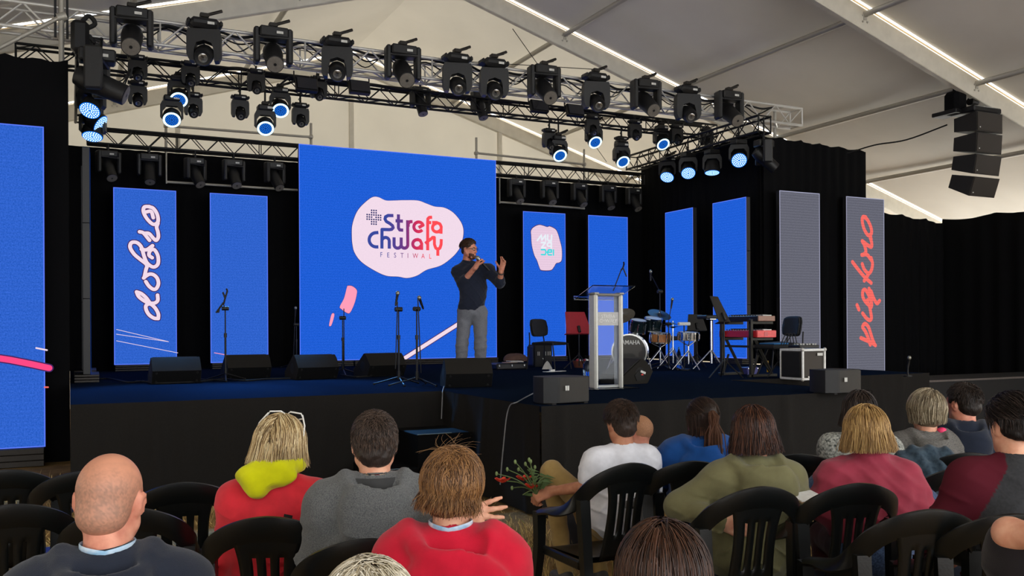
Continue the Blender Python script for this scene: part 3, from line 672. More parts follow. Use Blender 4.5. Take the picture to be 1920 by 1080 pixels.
# small black beams on the black truss, and below it
T2L = [(258, 108), (357, 125), (480, 138), (597, 150), (1110, 212), (1190, 225), (1268, 222), (1325, 232)]
for i, (u, v) in enumerate(T2L):
    p = on_y(u, v, T2Y-.2); p.z = T2Z+.02 if i < 4 else T2Z-.1
    lamp('b', p, 0, 40, '%s small dark beam light mounted on the front of the black truss, from the left' % ordinal(i), .62, group='small lights on the black truss')
T2D = [(258, 150), (362, 172), (450, 177), (563, 192), (1030, 240), (1165, 255)]
for i, (u, v) in enumerate(T2D):
    p = on_y(u, v, T2Y); lamp('b', p, 0, 40, '%s small dark beam light hanging under the black truss, from the left' % ordinal(i), .62, drop=max(.05, T2Z-.25-p.z), group='small lights under the black truss')
for i, (u, v) in enumerate(((335, 150), (322, 187), (525, 172), (497, 205), (1047, 262), (1113, 238), (1165, 275), (1240, 243))):
    p = on_y(u, v-8, T2Y-.05); lamp('w', p, R(-6), 43, '%s blue ring wash light hanging under the black truss, from the left' % ['second', 'first', 'fourth', 'third', 'fifth', 'sixth', 'seventh', 'eighth'][i], .93, drop=max(.05, T2Z-.25-p.z), group='blue ring wash lights', boom=True, watts=1400 if i < 4 else 170)
for i, (u, v) in enumerate(((788, 163), (901, 172))):
    p = on_y(u, v, T2Y); lamp('p', p, R(10), 66, 'dark profile light pointing down below the black truss, %s of two' % ('left' if i == 0 else 'right'), .72, drop=.05, group='pair of dark profiles')
for i, (u, v) in enumerate(((573, 158), (672, 163), (1008, 200), (1075, 208))):
    p = on_y(u, v-14, T2Y-.3); t = thing('flood_light', '%s flat black flood light under the silver truss, from the left' % ordinal(i), 'stage light', p, 0, 'flat black floods')
    MB().box((0, 0, -.16), (.36, .1, .24), Matrix.Rotation(R(-18), 4, 'X'), .012).build('housing', blk_metal, t); MB().box((0, -.062, -.16), (.32, .01, .2), Matrix.Rotation(R(-18), 4, 'X')).build('front_glass', lens_dark, t)
    rod('bracket', (-.19, 0, -.12), (-.19, .02, .08), .012, blk_metal, t); rod('bracket', (.19, 0, -.12), (.19, .02, .08), .012, blk_metal, t)
for i, (u, v) in enumerate(((203, 282), (280, 288), (366, 296), (438, 299), (515, 304), (968, 335), (1030, 338), (1086, 343), (1140, 347), (1188, 352))):
    p = on_y(u, v, T3Y-.15)
    lamp('p', p, R((20, 0, 28, 12, 24, 6, 0, 10, 4, 8)[i]), 52 if i not in (1, 8) else 62, '%s dim profile light hanging below the curtain truss, from the left' % ordinal(i), .74, drop=T3Z-.28-p.z, group='lights under the curtain truss')
for i, (u, v, tl) in enumerate(((1252, 308, 50), (1290, 300, 45), (1335, 294, 78), (1385, 275, 32))):
    p = on_x(u, v-14, 11.36); lamp('w', p, R((-50, -34, -38, -36)[i]), tl, '%s fully lit blue wash light below the right side truss, from the left' % ordinal(i), 1.0, drop=max(.03, 5.40-p.z), group='lit blue washes on the right', lit='full', boom=i == 0)
p = on_x(1432, 262, 11.42); lamp('p', p, R(70), 40, 'dark profile light at the near end of the right side truss', .85, drop=max(.03, 5.40-p.z))
p = on_y(182, 92, 12.8); lamp('p', p, R(78), 22, 'large dark profile light pointing right, at the near end of the left side truss', 1.1, drop=.06)
for i, (u, v, y, tl, pn, lt) in enumerate(((166, 150, 14.4, 62, 40, 'full'), (172, 164, 13.7, 50, -25, 'full'), (177, 192, 14.2, 35, 66, 'full'), (174, 212, 14.3, 68, -14, 'full'))):
    p = on_y(u, v-12, y); lamp('w', p, R(pn), tl, '%s lit blue wash light hung below the left side truss, from the top' % ordinal(i), .95, drop=max(.03, 5.40-p.z), group='lit blue washes on the left', lit=lt)

# ------------------------------------------------------------------ cables
def cable(label, pts, r=.012, m=rubber, k=6):
    o = MB().tube(catmull(pts, k), r, 6).build('cable', m); return tag(o, label, 'cable')
def wob(a, b, n, am, sag, seed):
    rn = random.Random(seed); a, b = Vector(a), Vector(b)
    return [a.lerp(b, i/n)+Vector((0, rn.uniform(-am, am), rn.uniform(-am, am)-sag*(1 if i % 2 else 0))) for i in range(n+1)]
for k in range(3): cable('%s black cable laced along the top of the silver truss' % ['thick', 'thin looping', 'loose hanging'][k], wob((.6, T1Y-.1+.1*k, T1Z-.02), (12, T1Y-.1+.1*k, T1Z-.06), 36, .035, (.03, .09, .16)[k], k), (.02, .012, .009)[k])
cable('black cable run lying along the black truss', wob((.2, T2Y, T2Z+.02), (11.9, T2Y, T2Z), 30, .03, .02, 8), .03)
for k, v in enumerate((150, 160, 172)): cable('%s black cable loop hanging between the left side truss and the black truss' % ['upper', 'middle', 'lowest'][k], [on_y(185, 135, 13.4), on_y(205, v, 14), on_y(228, v+1-k*2, 14.6), on_y(246, 128, 15.1)], .011)
cable('tangled black cable bundle at the left truss corner', [on_y(u, v, 13.0) for u, v in ((140, 40), (160, 50), (148, 62), (170, 70), (150, 84), (172, 92), (158, 60), (178, 45), (165, 30), (150, 55), (176, 80), (146, 96), (165, 105))], .03)
MB().box((0, 0, 0), (.22, .2, .42), bev=.05).build('chain_hoist', blk_metal, loc=on_y(150, 70, 13.0)); tag(bpy.data.objects['chain_hoist'], 'black chain hoist body at the left truss corner', 'hoist')
cable('thin black cable from the right curtain corner up to the hanging speakers', [on_y(1588, 288, 12.9), on_y(1640, 272, 12.4), on_y(1700, 262, 11.8), on_y(1776, 234, 11.1)], .014)

# ------------------------------------------------------------------ hanging line array
la_box = mat('speaker_black', (27, 25, 23), .7, bump=.1); grille = mat('speaker_grille', (44, 38, 33), .75, scale=200, var=.25, bump=.3)
la = thing('line_array', 'column of four black loudspeakers hanging from the right tent rafter', 'speaker', (14.2, 10.6, 5.22))
z, y0, tl = 0., 0., 0.
for k in range(4):
    M = Matrix.Translation((0, y0, z)) @ Matrix.Rotation(R(tl), 4, 'X')
    pr = [(-.2, -.17), (.22, -.10), (.22, -.24), (-.2, -.35), (-.2, -.17)][:4]
    poly = [(-.22, 0), (.22, -.05), (.22, -.28), (-.22, -.335)]
    b = bpy.data.objects.new('cabinet', MB().prism(poly, .66, M @ Matrix.Rotation(PI/2, 4, 'Z') @ Matrix.Rotation(PI/2, 4, 'X'), z0=-.33).mesh('cabinet', la_box, 20)); place(b, la)
    MB().box((0, -.227, -.168), (.63, .012, .31), M, .004).build('front_grille', grille, b); MB().box((-.26, -.236, -.27), (.018, .008, .018), M).build('badge', white_p, b)
    z -= .345; y0 += (.0, .012, .03, .07)[k]; tl += (4, 6, 9, 0)[k]
MB().box((0, .05, .06), (.7, .5, .1), bev=.02).build('fly_frame', blk_metal, la); MB().box((-.34, .3, .06), (.3, .5, .07), bev=.01).build('frame_arm', blk_metal, la)
MB().box((-.32, .2, .22), (.3, .3, .4), bev=.06).build('chain_bag', black_cloth, la); rod('chain', (0, .05, .1), (0, .15, .42), .014, galv, la); rod('lifting_strap', (-.25, .2, .4), (-.2, .2, .6), .02, black_cloth, la); rod('lifting_strap', (-.36, .2, .4), (-.33, .2, .62), .02, black_cloth, la)
MB().cyl((-.08, .1, .26), (.08, .1, .26), .07, n=16).build('hoist_motor', blk_metal, la)
# ------------------------------------------------------------------ equipment standing on the stage
def deck(u, v): return on_z(u, v, HS)
wedge_m = mat('wedge_coating', (36, 34, 31), .8, spec=.15, bump=.25, scale=140); wedge_g = mat('wedge_grille', (22, 22, 23), .7, scale=240, var=.3, bump=.3)
def wedge(u, v, rz, label, W=.6, sc=1., plate=False):
    t = thing('floor_monitor', label, 'speaker', deck(u, v), rz, 'floor monitor wedges'); t.scale = (sc, sc, sc)
    prof = [(.08, 0), (.06, .01), (-.03, .165), (.07, .29), (.13, .335), (.17, .335), (.50, .10), (.50, .0)]
    M = Matrix.Rotation(PI/2, 4, 'Z') @ Matrix.Rotation(PI/2, 4, 'X')
    MB().prism(prof, W, M, z0=-W/2).build('cabinet', wedge_m, t, 20)
    a, b = Vector((0, .175, .336)), Vector((0, .495, .108)); d = (b-a).normalized(); n = Vector((0, -d.z, d.y)); c = (a+b)/2
    Mg = Matrix.Translation(c) @ Matrix((( 1, 0, 0), (0, d.y, -n.y*-1), (0, d.z, n.z))).to_4x4()
    MB().box((0, 0, .006), (W-.05, (b-a).length-.02, .012), Mg).build('front_grille', wedge_g, t)
    for s in (-1, 1): MB().lathe([(.001, .004), (.06, .004), (.075, 0)], 18, 0, Matrix.Translation((s*W/2, .2, .15)) @ Matrix.Rotation(s*PI/2, 4, 'Y'), caps=False).build('side_handle', rubber, t)
    MB().add([(-W/2+.004, .058, .012), (W/2-.004, .058, .012), (W/2-.004, -.031, .163), (-W/2+.004, -.031, .163)], [(0, 1, 2, 3)]).build('shaded_lower_panel', mat('wedge_undercut_shade', (11, 11, 12), .75, spec=.2), t, 0)  # near-black colour puts the shade of the undercut face into the panel
    for x in (-W/2+.05, W/2-.05):
        for z in (.03, .14): y_ = .058-.59*(z-.012); MB().cyl((x, y_, z), (x, y_-.014, z-.008), .014, n=8).build('corner_foot', rubber, t)
    if plate:
        pl = MB().prism([(.12, .06), (.26, .04), (.30, .12), (.22, .19), (.12, .15)], .012, M, z0=-W/2-.012).build('connector_plate', rubber, t)
        MB().box((-W/2-.014, .17, .125), (.004, .035, .02)).build('red_mark', mat('red_mark', (200, 50, 44), .5), pl); MB().box((-W/2-.014, .2, .095), (.004, .09, .03), Matrix.Rotation(R(20), 4, 'X')).build('print', label_w, pl)
    return t
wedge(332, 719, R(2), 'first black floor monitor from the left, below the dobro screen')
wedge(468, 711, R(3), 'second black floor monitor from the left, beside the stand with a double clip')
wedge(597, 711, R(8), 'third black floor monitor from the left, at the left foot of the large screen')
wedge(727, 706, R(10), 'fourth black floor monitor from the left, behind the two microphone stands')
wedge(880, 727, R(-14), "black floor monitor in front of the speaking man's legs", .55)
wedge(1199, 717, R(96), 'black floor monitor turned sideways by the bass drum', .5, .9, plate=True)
def fill(u, v, rz, label):
    t = thing('front_fill_speaker', label, 'speaker', deck(u, v), rz, 'front fill speakers'); t.scale = (.88, .9, .86)
    pl = [(-.27, .04), (-.27, .2), (-.2, .33), (.2, .33), (.27, .2), (.27, .0), (.22, -.025), (0, -.04), (-.12, -.03)]
    MB().prism(pl, .27, z0=.015).build('cabinet', mat('fill_black', (15, 15, 16), .6, bump=.1), t, 30)
    MB().grid(lambda a, b: (-.13+.385*a, -.052+.03*(2*a-1)**2-.004, .025+.25*b), 12, 2).build('front_grille', mat('fill_grille', (50, 47, 43), .7, scale=260, var=.2, bump=.3), t)
    for k in range(2): MB().box((-.06+.026*k, -.062, .17), (.02, .004, .05)).build('badge', label_w, t)
    MB().lathe([(.001, .004), (.05, .004), (.06, 0)], 16, 0, Matrix.Translation((-.245, .12, .15)) @ Matrix.Rotation(-PI/2, 4, 'Y'), caps=False).build('side_handle', rubber, t)
    for x in (-.2, .2): MB().box((x, .1, .008), (.05, .3, .016)).build('rubber_foot', rubber, t)
    return t
fill(1064, 757, R(6), 'black front fill speaker with a white badge at the stage corner left of the lectern')
fill(1583, 738, R(4), 'black front fill speaker with a white badge at the right stage edge')

stand_m = mat('stand_black', (26, 26, 27), .4, .5); mic_head = mat('mic_grille', (150, 150, 142), .35, .7, scale=300, var=.3)
def mic(parent, a, d, L=.18):
    """hand microphone as part of a stand: body and round grille"""
    a = Vector(a); d = Vector(d).normalized(); M = Matrix.Translation(a) @ basis(d).to_4x4()
    b = MB().lathe([(.010, 0), (.013, .02), (.017, L*.75), (.02, L*.78)], 12, 0, M).build('microphone', blk_plast, parent)
    MB().ball((0, 0, L*.88), (.026, .026, .03), 14, 8, 0, M).build('mic_grille', mic_head, b); return b
def mic_stand(u, v, h, label, boom=None, m=None, clip=None, spread=.3, rot=0., post=.009):
    t = thing('microphone_stand', label, 'mic stand', deck(u, v), rot, 'microphone stands')
    rod('pole', (0, 0, .1), (0, 0, h), post, stand_m, t); rod('lower_tube', (0, 0, .08), (0, 0, h*.62), post*1.5, stand_m, t, 10)
    MB().cyl((0, 0, .07), (0, 0, .17), .022, n=10).build('leg_hub', stand_m, t); MB().cyl((0, 0, h*.6), (0, 0, h*.66), .02, n=10).build('clutch_sleeve', blk_plast, t)
    for k in range(3):
        a = 2*PI*k/3+.4; e = Vector((math.cos(a)*spread, math.sin(a)*spread, .012)); rod('leg', (0, 0, .1), e, .009, stand_m, t); MB().ball(e, .015, 8, 6).build('rubber_foot', rubber, t)
    MB().cyl((-.045, 0, h), (.045, 0, h), .028, n=12).build('boom_clutch', blk_plast, t)
    if boom: rod('boom_arm', boom[0], boom[1], .007, stand_m, t)
    if m: mic(t, m[0], m[1])
    if clip:
        mb = MB()
        for c in clip: mb = MB().tube(c, .012, 8); mb.build('mic_clip', blk_plast, t)
    return t
mic_stand(423, 714, .98, 'empty microphone stand with a double clip, in front of the second narrow screen', ((.0, 0, .98), (-.03, 0, 1.06)), None,
          [[(-.12, 0, .92), (-.05, 0, 1.02), (-.02, 0, 1.06)], [(-.02, 0, 1.04), (0, 0, 1.12), (.03, 0, 1.22)], [(0, 0, 1.12), (-.03, 0, 1.2)], [(-.08, 0, .97), (-.09, 0, .92)], [(.03, 0, 1.22), (.015, 0, 1.25)]])
mic_stand(556, 690, .78, 'microphone stand with a silver-headed microphone in the dark gap left of the large screen', ((-.06, 0, .05), (-.02, 0, .98)), ((-.02, 0, .92), (.05, -.02, 1)))
mic_stand(643, 704, .86, 'bare microphone stand without a microphone below the small pink shapes', ((.02, 0, .1), (.02, 0, 1.0)))
mic_stand(748, 722, .93, 'left one of two microphone stands side by side on the stage front, microphone upright', ((-.05, -.02, .2), (-.02, -.02, 1.02)), ((-.045, -.02, .97), (.18, 0, 1)), spread=.32)
mic_stand(782, 723, .93, 'right one of two microphone stands side by side on the stage front, microphone leaning left', ((.05, -.02, .15), (.0, -.02, 1.06)), ((.10, -.02, .93), (-.62, -.06, 1)), spread=.34, rot=.5)
mic_stand(1238, 691, 1.3, 'tall boom microphone stand rising in front of the dark cymbal', ((0, 0, 1.3), (.02, .3, 1.62)), ((.02, .3, 1.5), (.1, .1, 1)))
mic_stand(972, 676, .4, 'short microphone stand in the dark gap right of the large screen', ((0, 0, .4), (-.1, 0, .52)))
mic_stand(1254, 693, .75, 'slim black microphone stand leaning over the hi-hat', ((-.02, 0, .7), (.08, 0, 1.15)), ((.05, 0, 1.0), (.18, 0, 1)))
q = deck(1702, 706); t = thing('microphone_stand', 'small dark microphone on a short stand at the far right end of the stage', 'mic stand', q)
MB().lathe([(.06, 0), (.06, .015), (.012, .02), (.012, .16)], 12).build('base', stand_m, t); mic(t, (0, 0, .1), (.1, -.1, 1))

# lectern
acr = glass('acrylic', (236, 242, 246), .04); lect_alu = mat('lectern_alu', (214, 213, 206), .4, .25, var=.04)
L_ = thing('lectern', 'clear acrylic lectern with two satin aluminium posts and a sloping top', 'lectern', deck(1137, 729))
for s in (-1, 1): 
    MB().box((s*.165, 0, .535), (.052, .15, 1.07), bev=.02).build('post', lect_alu, L_); MB().box((s*.165, 0, 1.075), (.06, .16, .02), bev=.006).build('post_cap', galv, L_)
MB().box((0, -.03, .535), (.28, .008, 1.03)).build('front_panel', acr, L_)
MB().box((.02, .03, .006), (.60, .42, .012)).build('foot_plate', acr, L_); MB().box((0, 0, .03), (.30, .06, .03), bev=.005).build('lower_rail', lect_alu, L_); MB().box((0, 0, 1.06), (.32, .14, .03), bev=.008).build('upper_rail', mat('lectern_rail', (120, 116, 108), .5), L_)
Mt = Matrix.Translation((0, .03, 1.085)) @ Matrix.Rotation(R(-19), 4, 'X')
MB().box((0, 0, 0), (.56, .44, .012), Mt, .004).build('reading_top', acr, L_); MB().box((0, .215, .02), (.56, .012, .04), Mt, .004).build('book_lip', acr, L_)
sg = MB().box((0, -.042, .79), (.27, .006, .15)).build('sign_plate', mat('sign_plate', (176, 174, 172), .4), L_)
for (s_, z) in (('STREFA', .815), ('CHWAŁY', .765)): text(s_, .058, 'sign_lettering', white_p, sg, Matrix.Translation((0, -.046, z)) @ UPRIGHT, .95, .0008)
rod('gooseneck', (.02, -.12, 1.10), (.1, -.16, 1.33), .006, stand_m, L_); MB().tube([(.1, -.16, 1.33), (.12, -.17, 1.36), (.12, -.19, 1.40), (.11, -.2, 1.42)], .009, 8).build('lectern_mic', blk_plast, L_); rod('mic_arm', (.12, -.17, 1.36), (.16, -.18, 1.26), .008, blk_plast, L_)

# visitor chairs, music stands
seatcloth = mat('seat_cloth', (30, 31, 34), .85)
def visitor_chair(u, v, rz, label):
    t = thing('visitor_chair', label, 'chair', deck(u, v), rz, 'padded stage chairs')
    MB().grid(lambda a, b: (-.23+.46*a, -.21+.43*b, .455+.02*math.sin(PI*a)*math.sin(PI*b)-.015*(b < .05)), 8, 8).box((0, 0, .43), (.46, .43, .05), bev=.02).build('seat', seatcloth, t)
    mb = MB(); N = 10
    def bk_(a, b, off):
        w_ = .23*(1-.12*abs(2*b-1)**3); return ((2*a-1)*w_, -.24-.03*b+off-.04*(1-(2*a-1)**2)*0+.03*(2*a-1)**2, .55+.30*b-(.03*(2*a-1)**4*(1 if b > .5 else -1)))
    mb.grid(lambda a, b: bk_(a, b, 0), 10, 8).grid(lambda a, b: bk_(a, b, .035), 10, 8)
    o = mb.build('backrest', seatcloth, t); solidify(o, .02)
    for s in (-1, 1):
        MB().tube(catmull([(s*.2, -.27, .62), (s*.22, -.25, .45), (s*.235, -.26, .25), (s*.26, -.29, 0)], 4), .011, 8).build('leg', blk_metal, t)
        MB().tube(catmull([(s*.22, -.2, .43), (s*.23, .18, .43), (s*.235, .23, .38), (s*.25, .28, 0)], 4), .011, 8).build('leg', blk_metal, t)
    return t
visitor_chair(1030, 692, R(208), 'black padded chair in front of the MUZA DEI screen, beside the red music stand')
visitor_chair(1462, 700, R(78), 'black padded chair behind the keyboards, in front of the grey screen')
def music_stand(u, v, h, label, col, rz=0., W=.5, H=.33, tilt=20, legs=.26):
    t = thing('music_stand', label, 'music stand', deck(u, v), rz, 'music stands')
    rod('pole', (0, 0, .05), (0, 0, h), .011, stand_m, t); MB().cyl((0, 0, .22), (0, 0, .27), .02, n=10).build('leg_hub', stand_m, t)
    for k in range(3): a = 2*PI*k/3+.5; rod('leg', (0, 0, .25), (math.cos(a)*legs, math.sin(a)*legs, .01), .009, stand_m, t)
    M = Matrix.Translation((0, 0, h)) @ Matrix.Rotation(R(tilt), 4, 'X')
    MB().prism([(-W/2, -.02), (W/2, -.02), (W/2-.07, H), (-W/2+.07, H)], .008, M @ UPRIGHT).build('desk', col, t); MB().box((0, .03, -.02), (W, .06, .01), M).build('ledge', col, t); MB().box((0, -.02, .05), (.05, .04, .12), M, .01).build('bracket', stand_m, t)
    return t
red_desk = mat('red_desk', (150, 22, 40), .45)
music_stand(1086, 692, .62, 'music stand with a dark red desk left of the lectern', red_desk, R(10), .56, .36, -18)
music_stand(1358, 709, .78, 'black music stand with a tall tilted desk in front of the keyboards', blk_metal, R(32), .46, .36, -24)
music_stand(1307, 690, .66, 'small black music stand behind the metal snare drum', blk_metal, R(0), .42, .26, -12)

# drum kit: every drum and cymbal stands for itself
shell = mat('drum_shell', (22, 36, 40), .18, .1, coat=.8, scale=9); wood = mat('snare_wood', (186, 122, 70), .35, coat=.4, stretch=(8, 8, 1), scale=12, var=.25); head_w = mat('drum_head', (196, 198, 200), .5); head_k = mat('drum_head_black', (14, 15, 20), .25, coat=.4); cym = mat('cymbal', (30, 30, 30), .45, .4, scale=60)
def drum(t, r, h, m, M, front=head_w, lugs=8):
    MB().lathe([(r, -h/2), (r, h/2)], 28, 0, M, caps=False).build('shell', m, t)
    for s in (-1, 1):
        MB().lathe([(r*1.0, s*h/2-.012), (r*1.045, s*h/2-.012), (r*1.045, s*h/2+.012), (r*.97, s*h/2+.012)], 28, 0, M, caps=False).build('hoop', chrome, t)
        MB().lathe([(.001, s*(h/2+.004)), (r*.98, s*(h/2+.004))], 28, 0, M, caps=False).build('head', front, t)
    for k in range(lugs):
        a = 2*PI*k/lugs; p = Vector((r*1.04*math.cos(a), r*1.04*math.sin(a), 0)); MB().box(p, (.022, .022, min(h*.8, .12)), M, .005).build('lug', chrome, t)
def tripod(t, h, sp=.26, r=.013, m=chrome):
    rod('pole', (0, 0, .1), (0, 0, h), r, m, t, 10)
    for k in range(3): a = 2*PI*k/3+.6; rod('leg', (0, 0, .32), (math.cos(a)*sp, math.sin(a)*sp, .01), r*.8, m, t)
kd = deck(1182, 693); KH = R(-52)
t = thing('bass_drum', 'dark bass drum lying on its side behind the lectern', 'drum', kd)
Mk = Matrix.Translation((0, 0, .30)) @ Matrix.Rotation(KH, 4, 'Z') @ Matrix.Rotation(PI/2, 4, 'Y')
Mk = Matrix.Translation((0, 0, .30)) @ basis((-.62, -.78, 0)).to_4x4()
drum(t, .28, .40, shell, Mk, head_k, 8)
text('YAMAHA', .095, 'drum_lettering', white_p, t, Mk @ Matrix.Translation((0, .15, .212)), .9, .0006, True)
for s in (-1, 1): rod('spur', Vector((s*.27*.78, -.27*.62*s, .3)), Vector((s*.36*.78-.1, -.36*.62*s-.12, .01)), .011, chrome, t)
for (u, v, r, h, lb) in ((1196, 612, .135, .2, 'left one of two dark rack toms above the bass drum'), (1224, 608, .15, .2, 'right one of two dark rack toms above the bass drum')):
    p = on_y(u, v, kd.y+.05); t = thing('tom_drum', lb, 'drum', p, 0, 'rack toms'); drum(t, r, h, shell, Matrix.Rotation(R(14), 4, 'X'), head_w, 6)
    rod('holder', (0, .05, -.06), (.0, .1, -.3), .012, chrome, t)
    MB().box((0, -r-.002, .03), (.035, .006, .03)).build('badge', mat('badge_gold', (150, 130, 70), .4, .6), t)
def snare(u, v, z, r, h, m, lb, tilt=4):
    p = deck(u, v); t = thing('snare_drum', lb, 'drum', p, 0, 'snare drums'); drum(t, r, h, m, Matrix.Translation((0, 0, z)) @ Matrix.Rotation(R(tilt), 4, 'X'), head_w, 8)
    tripod(t, z-.14)
    for k in range(3): a = 2*PI*k/3; rod('basket_arm', (0, 0, z-.16), (math.cos(a)*r, math.sin(a)*r, z-h/2-.01), .009, chrome, t)
snare(1238, 692, .52, .165, .15, wood, 'wooden snare drum with chrome hoops on a low stand')
snare(1291, 694, .55, .165, .11, chrome, 'shiny metal snare drum on a chrome stand right of the hi-hat')
def cymbal(u, v, h, r, lb, nm='cymbal', tilt=(12, 0), n=1, m=chrome, cm=cym):
    t = thing(nm, lb, 'cymbal', deck(u, v), 0, 'cymbals'); tripod(t, h+.06, m=m)
    for k in range(n):
        M = Matrix.Translation((0, 0, h-.03*k)) @ Matrix.Rotation(R(tilt[0]), 4, 'X') @ Matrix.Rotation(R(tilt[1]), 4, 'Y')
        s = -1 if k else 1; MB().lathe([(.012, s*.03), (.03, s*.026), (.045, s*.012), (r*.6, s*.004), (r, 0)], 32, 0, M, caps=False).build('cymbal_plate', cm, t)
    MB().cyl((0, 0, h+.03), (0, 0, h+.05), .014, n=8).build('wing_nut', chrome, t)
cymbal(1237, 688, .92, .21, 'dark round cymbal tilted towards the audience above the wooden snare', tilt=(28, 0), m=stand_m)
cymbal(1262, 692, .74, .18, 'pair of hi-hat cymbals on a chrome stand between the two snares', 'hi_hat', (0, 0), 2, cm=mat('hihat_bronze', (80, 80, 76), .3, .6))
cymbal(1168, 689, .90, .22, 'large cymbal seen through the clear lectern', tilt=(24, -30), cm=mat('cymbal_pale', (96, 90, 76), .45, .4))
t = thing('drum_throne', 'black drum throne seat behind the hi-hat', 'stool', deck(1262, 681)); MB().lathe([(.02, .44), (.17, .45), (.19, .48), (.18, .52), (.02, .53)], 24).build('seat', seatcloth, t); tripod(t, .45, .24)
t = thing('pad_stand', 'chrome stand with a black electronic drum pad, left of the keyboards', 'stand', deck(1334, 693)); tripod(t, .80, .3, .018)
MB().box((0, 0, .86), (.40, .26, .06), Matrix.Rotation(R(0), 4, 'X'), .015).build('drum_pad', blk_plast, t); MB().box((0, -.0, .83), (.14, .1, .04), bev=.01).build('mount', chrome, t)
t = thing('bongo_bar', 'small white percussion block on a black pole beside the metal snare', 'percussion', deck(1283, 694)); rod('pole', (0, 0, .02), (0, 0, .74), .01, stand_m, t); MB().cyl((-.11, 0, .75), (.11, 0, .75), .028, n=12).build('block', white_p, t); MB().cyl((0, 0, 0), (0, 0, .02), .1, n=16).build('base', stand_m, t)
t = thing('water_bottle', 'clear plastic water bottle standing on the floor by the chrome pad stand', 'bottle', deck(1273, 692))
MB().lathe([(.035, 0), (.042, .01), (.042, .2), (.03, .27), (.015, .32), (.015, .34)], 16).build('bottle', glass('pet_bottle', (190, 220, 240), .1), t); MB().cyl((0, 0, .34), (0, 0, .365), .017, n=10).build('cap', mat('cap_blue', (80, 170, 220), .4), t); MB().lathe([(.0425, .07), (.0425, .15)], 16, caps=False).build('wrapper', mat('wrapper', (180, 200, 210), .5), t)

# keyboards on their stand
K0 = deck(1437, 707); ks = thing('keyboard_stand', 'black two-tier keyboard stand with a yellow label', 'stand', K0)
grey_st = mat('stand_grey', (46, 44, 38), .55, .3)
for y in (.08, .70):
    for (a, b) in (((.18, y, .02), (-.16, y, .58)), ((-.18, y, .02), (-.08, y, .3))): MB().tube([a, b], .026, 4, flat=(1, .7)).build('leg', grey_st, ks)
    MB().box((-.20, y, .40), (.04, .05, .80), bev=.004).build('upright', grey_st, ks)
    for z in (.525, .75): MB().box((-.02, y, z), (.40, .045, .04), bev=.005).build('arm', grey_st, ks)
    MB().box((0, y, .02), (.5, .05, .04), bev=.006).build('foot_bar', grey_st, ks)
MB().box((-.16, .4, .42), (.03, .66, .03)).build('cross_bar', grey_st, ks); MB().box((.105, .093, .14), (.03, .006, .16), Matrix.Rotation(R(-31), 4, 'Y') if False else None).build('yellow_label', mat('yellow_label', (214, 170, 40), .5), ks)
redk = mat('red_keyboard', (196, 34, 44), .35, coat=.3); redend = mat('red_end', (232, 84, 84), .4); wooden_end = mat('keyboard_end', (150, 112, 96), .45)
def keyboard(z, W, Lk, H, m, m2, lb):
    t = thing('keyboard', lb, 'keyboard', (K0.x, K0.y, HS+z), 0, 'stage keyboards')
    MB().box((0, Lk/2, H/2), (W, Lk, H), bev=.008).build('case', m, t)
    MB().box((0, -.008, H/2), (W*.99, .018, H*.96), bev=.006).build('end_cheek', m2, t)
    if W > .3: MB().box((-.02, -.019, H/2), (.06, .004, H*.6)).build('end_badge', redk, t)
    nk = 34
    me = MB().box((0, 0, 0), (.15, .020, .02), bev=.003).mesh('white_key', white_p); mb_ = MB().box((0, 0, 0), (.09, .010, .014), bev=.003).mesh('black_key', blk_plast)
    for k in range(nk):
        shared('white_key', me, t, (.07, .06+k*(Lk-.12)/nk, H+.004))
        if k % 7 not in (2, 6): shared('black_key', mb_, t, (.03, .06+(k+.5)*(Lk-.12)/nk, H+.018))
    for k in range(12): MB().cyl((-.1, .1+k*.055, H), (-.1, .1+k*.055, H+.015), .01, n=8).build('knob', blk_plast, t)
keyboard(.77, .30, .80, .075, blk_plast, wooden_end, 'black keyboard with a brown end on the upper tier'); keyboard(.545, .34, .80, .10, redk, redend, 'bright red keyboard on the lower tier')
# seat bench, case, mixer, little things
t = thing('keyboard_bench', 'black folding bench with a blue-lit top beside the road case', 'bench', deck(1456, 708))
MB().box((0, .1, .42), (.30, .45, .06), bev=.02).build('seat', seatcloth, t)
for s in (-1, 1): rod('leg', (s*.12, -.08, .4), (-s*.14, .02, .01), .012, blk_metal, t); rod('leg', (s*.12, .3, .4), (-s*.14, .24, .01), .012, blk_metal, t)
MB().box((0, .05, .462), (.26, .3, .02), bev=.008).build('blue_lit_top', mat('blue_cloth', (40, 110, 170), .8), t)  # blue slab puts the blue light on the bench top into colour
rc = thing('road_case', 'dark flight case with white aluminium edges behind the right front fill speaker', 'case', deck(1526, 712), R(0))
s = .40; MB().box((0, s/2, s/2), (s-.02, s-.02, s-.02)).build('body', mat('case_panel', (58, 52, 46), .7, scale=120, bump=.1), rc)
for (x, z) in ((-1, -1), (1, -1), (-1, 1), (1, 1)): MB().box((x*(s/2-.012), s/2, s/2+z*(s/2-.012)), (.03, s, .03), bev=.004).build('edge_rail', white_p, rc)
for x in (-1, 1):
    for y in (0, 1): MB().box((x*(s/2-.012), y*s, s/2), (.03, .022, s), bev=.004).build('edge_rail', white_p, rc)
for z in (0, 1):
    for y in (0, 1): MB().box((0, y*s, z*s+(.012 if z == 0 else -.012)), (s, .022, .03), bev=.004).build('edge_rail', white_p, rc)
for x in (-1, 1):
    for z in (-1, 1): MB().ball((x*(s/2-.008), 0, s/2+z*(s/2-.008)), .026, 10, 6).build('ball_corner', alu, rc)
MB().box((.1, -.008, s-.07), (.09, .006, .035)).build('paper_label', label_w, rc); MB().box((-.07, -.012, .035), (.09, .014, .03), bev=.006).build('latch', alu, rc)
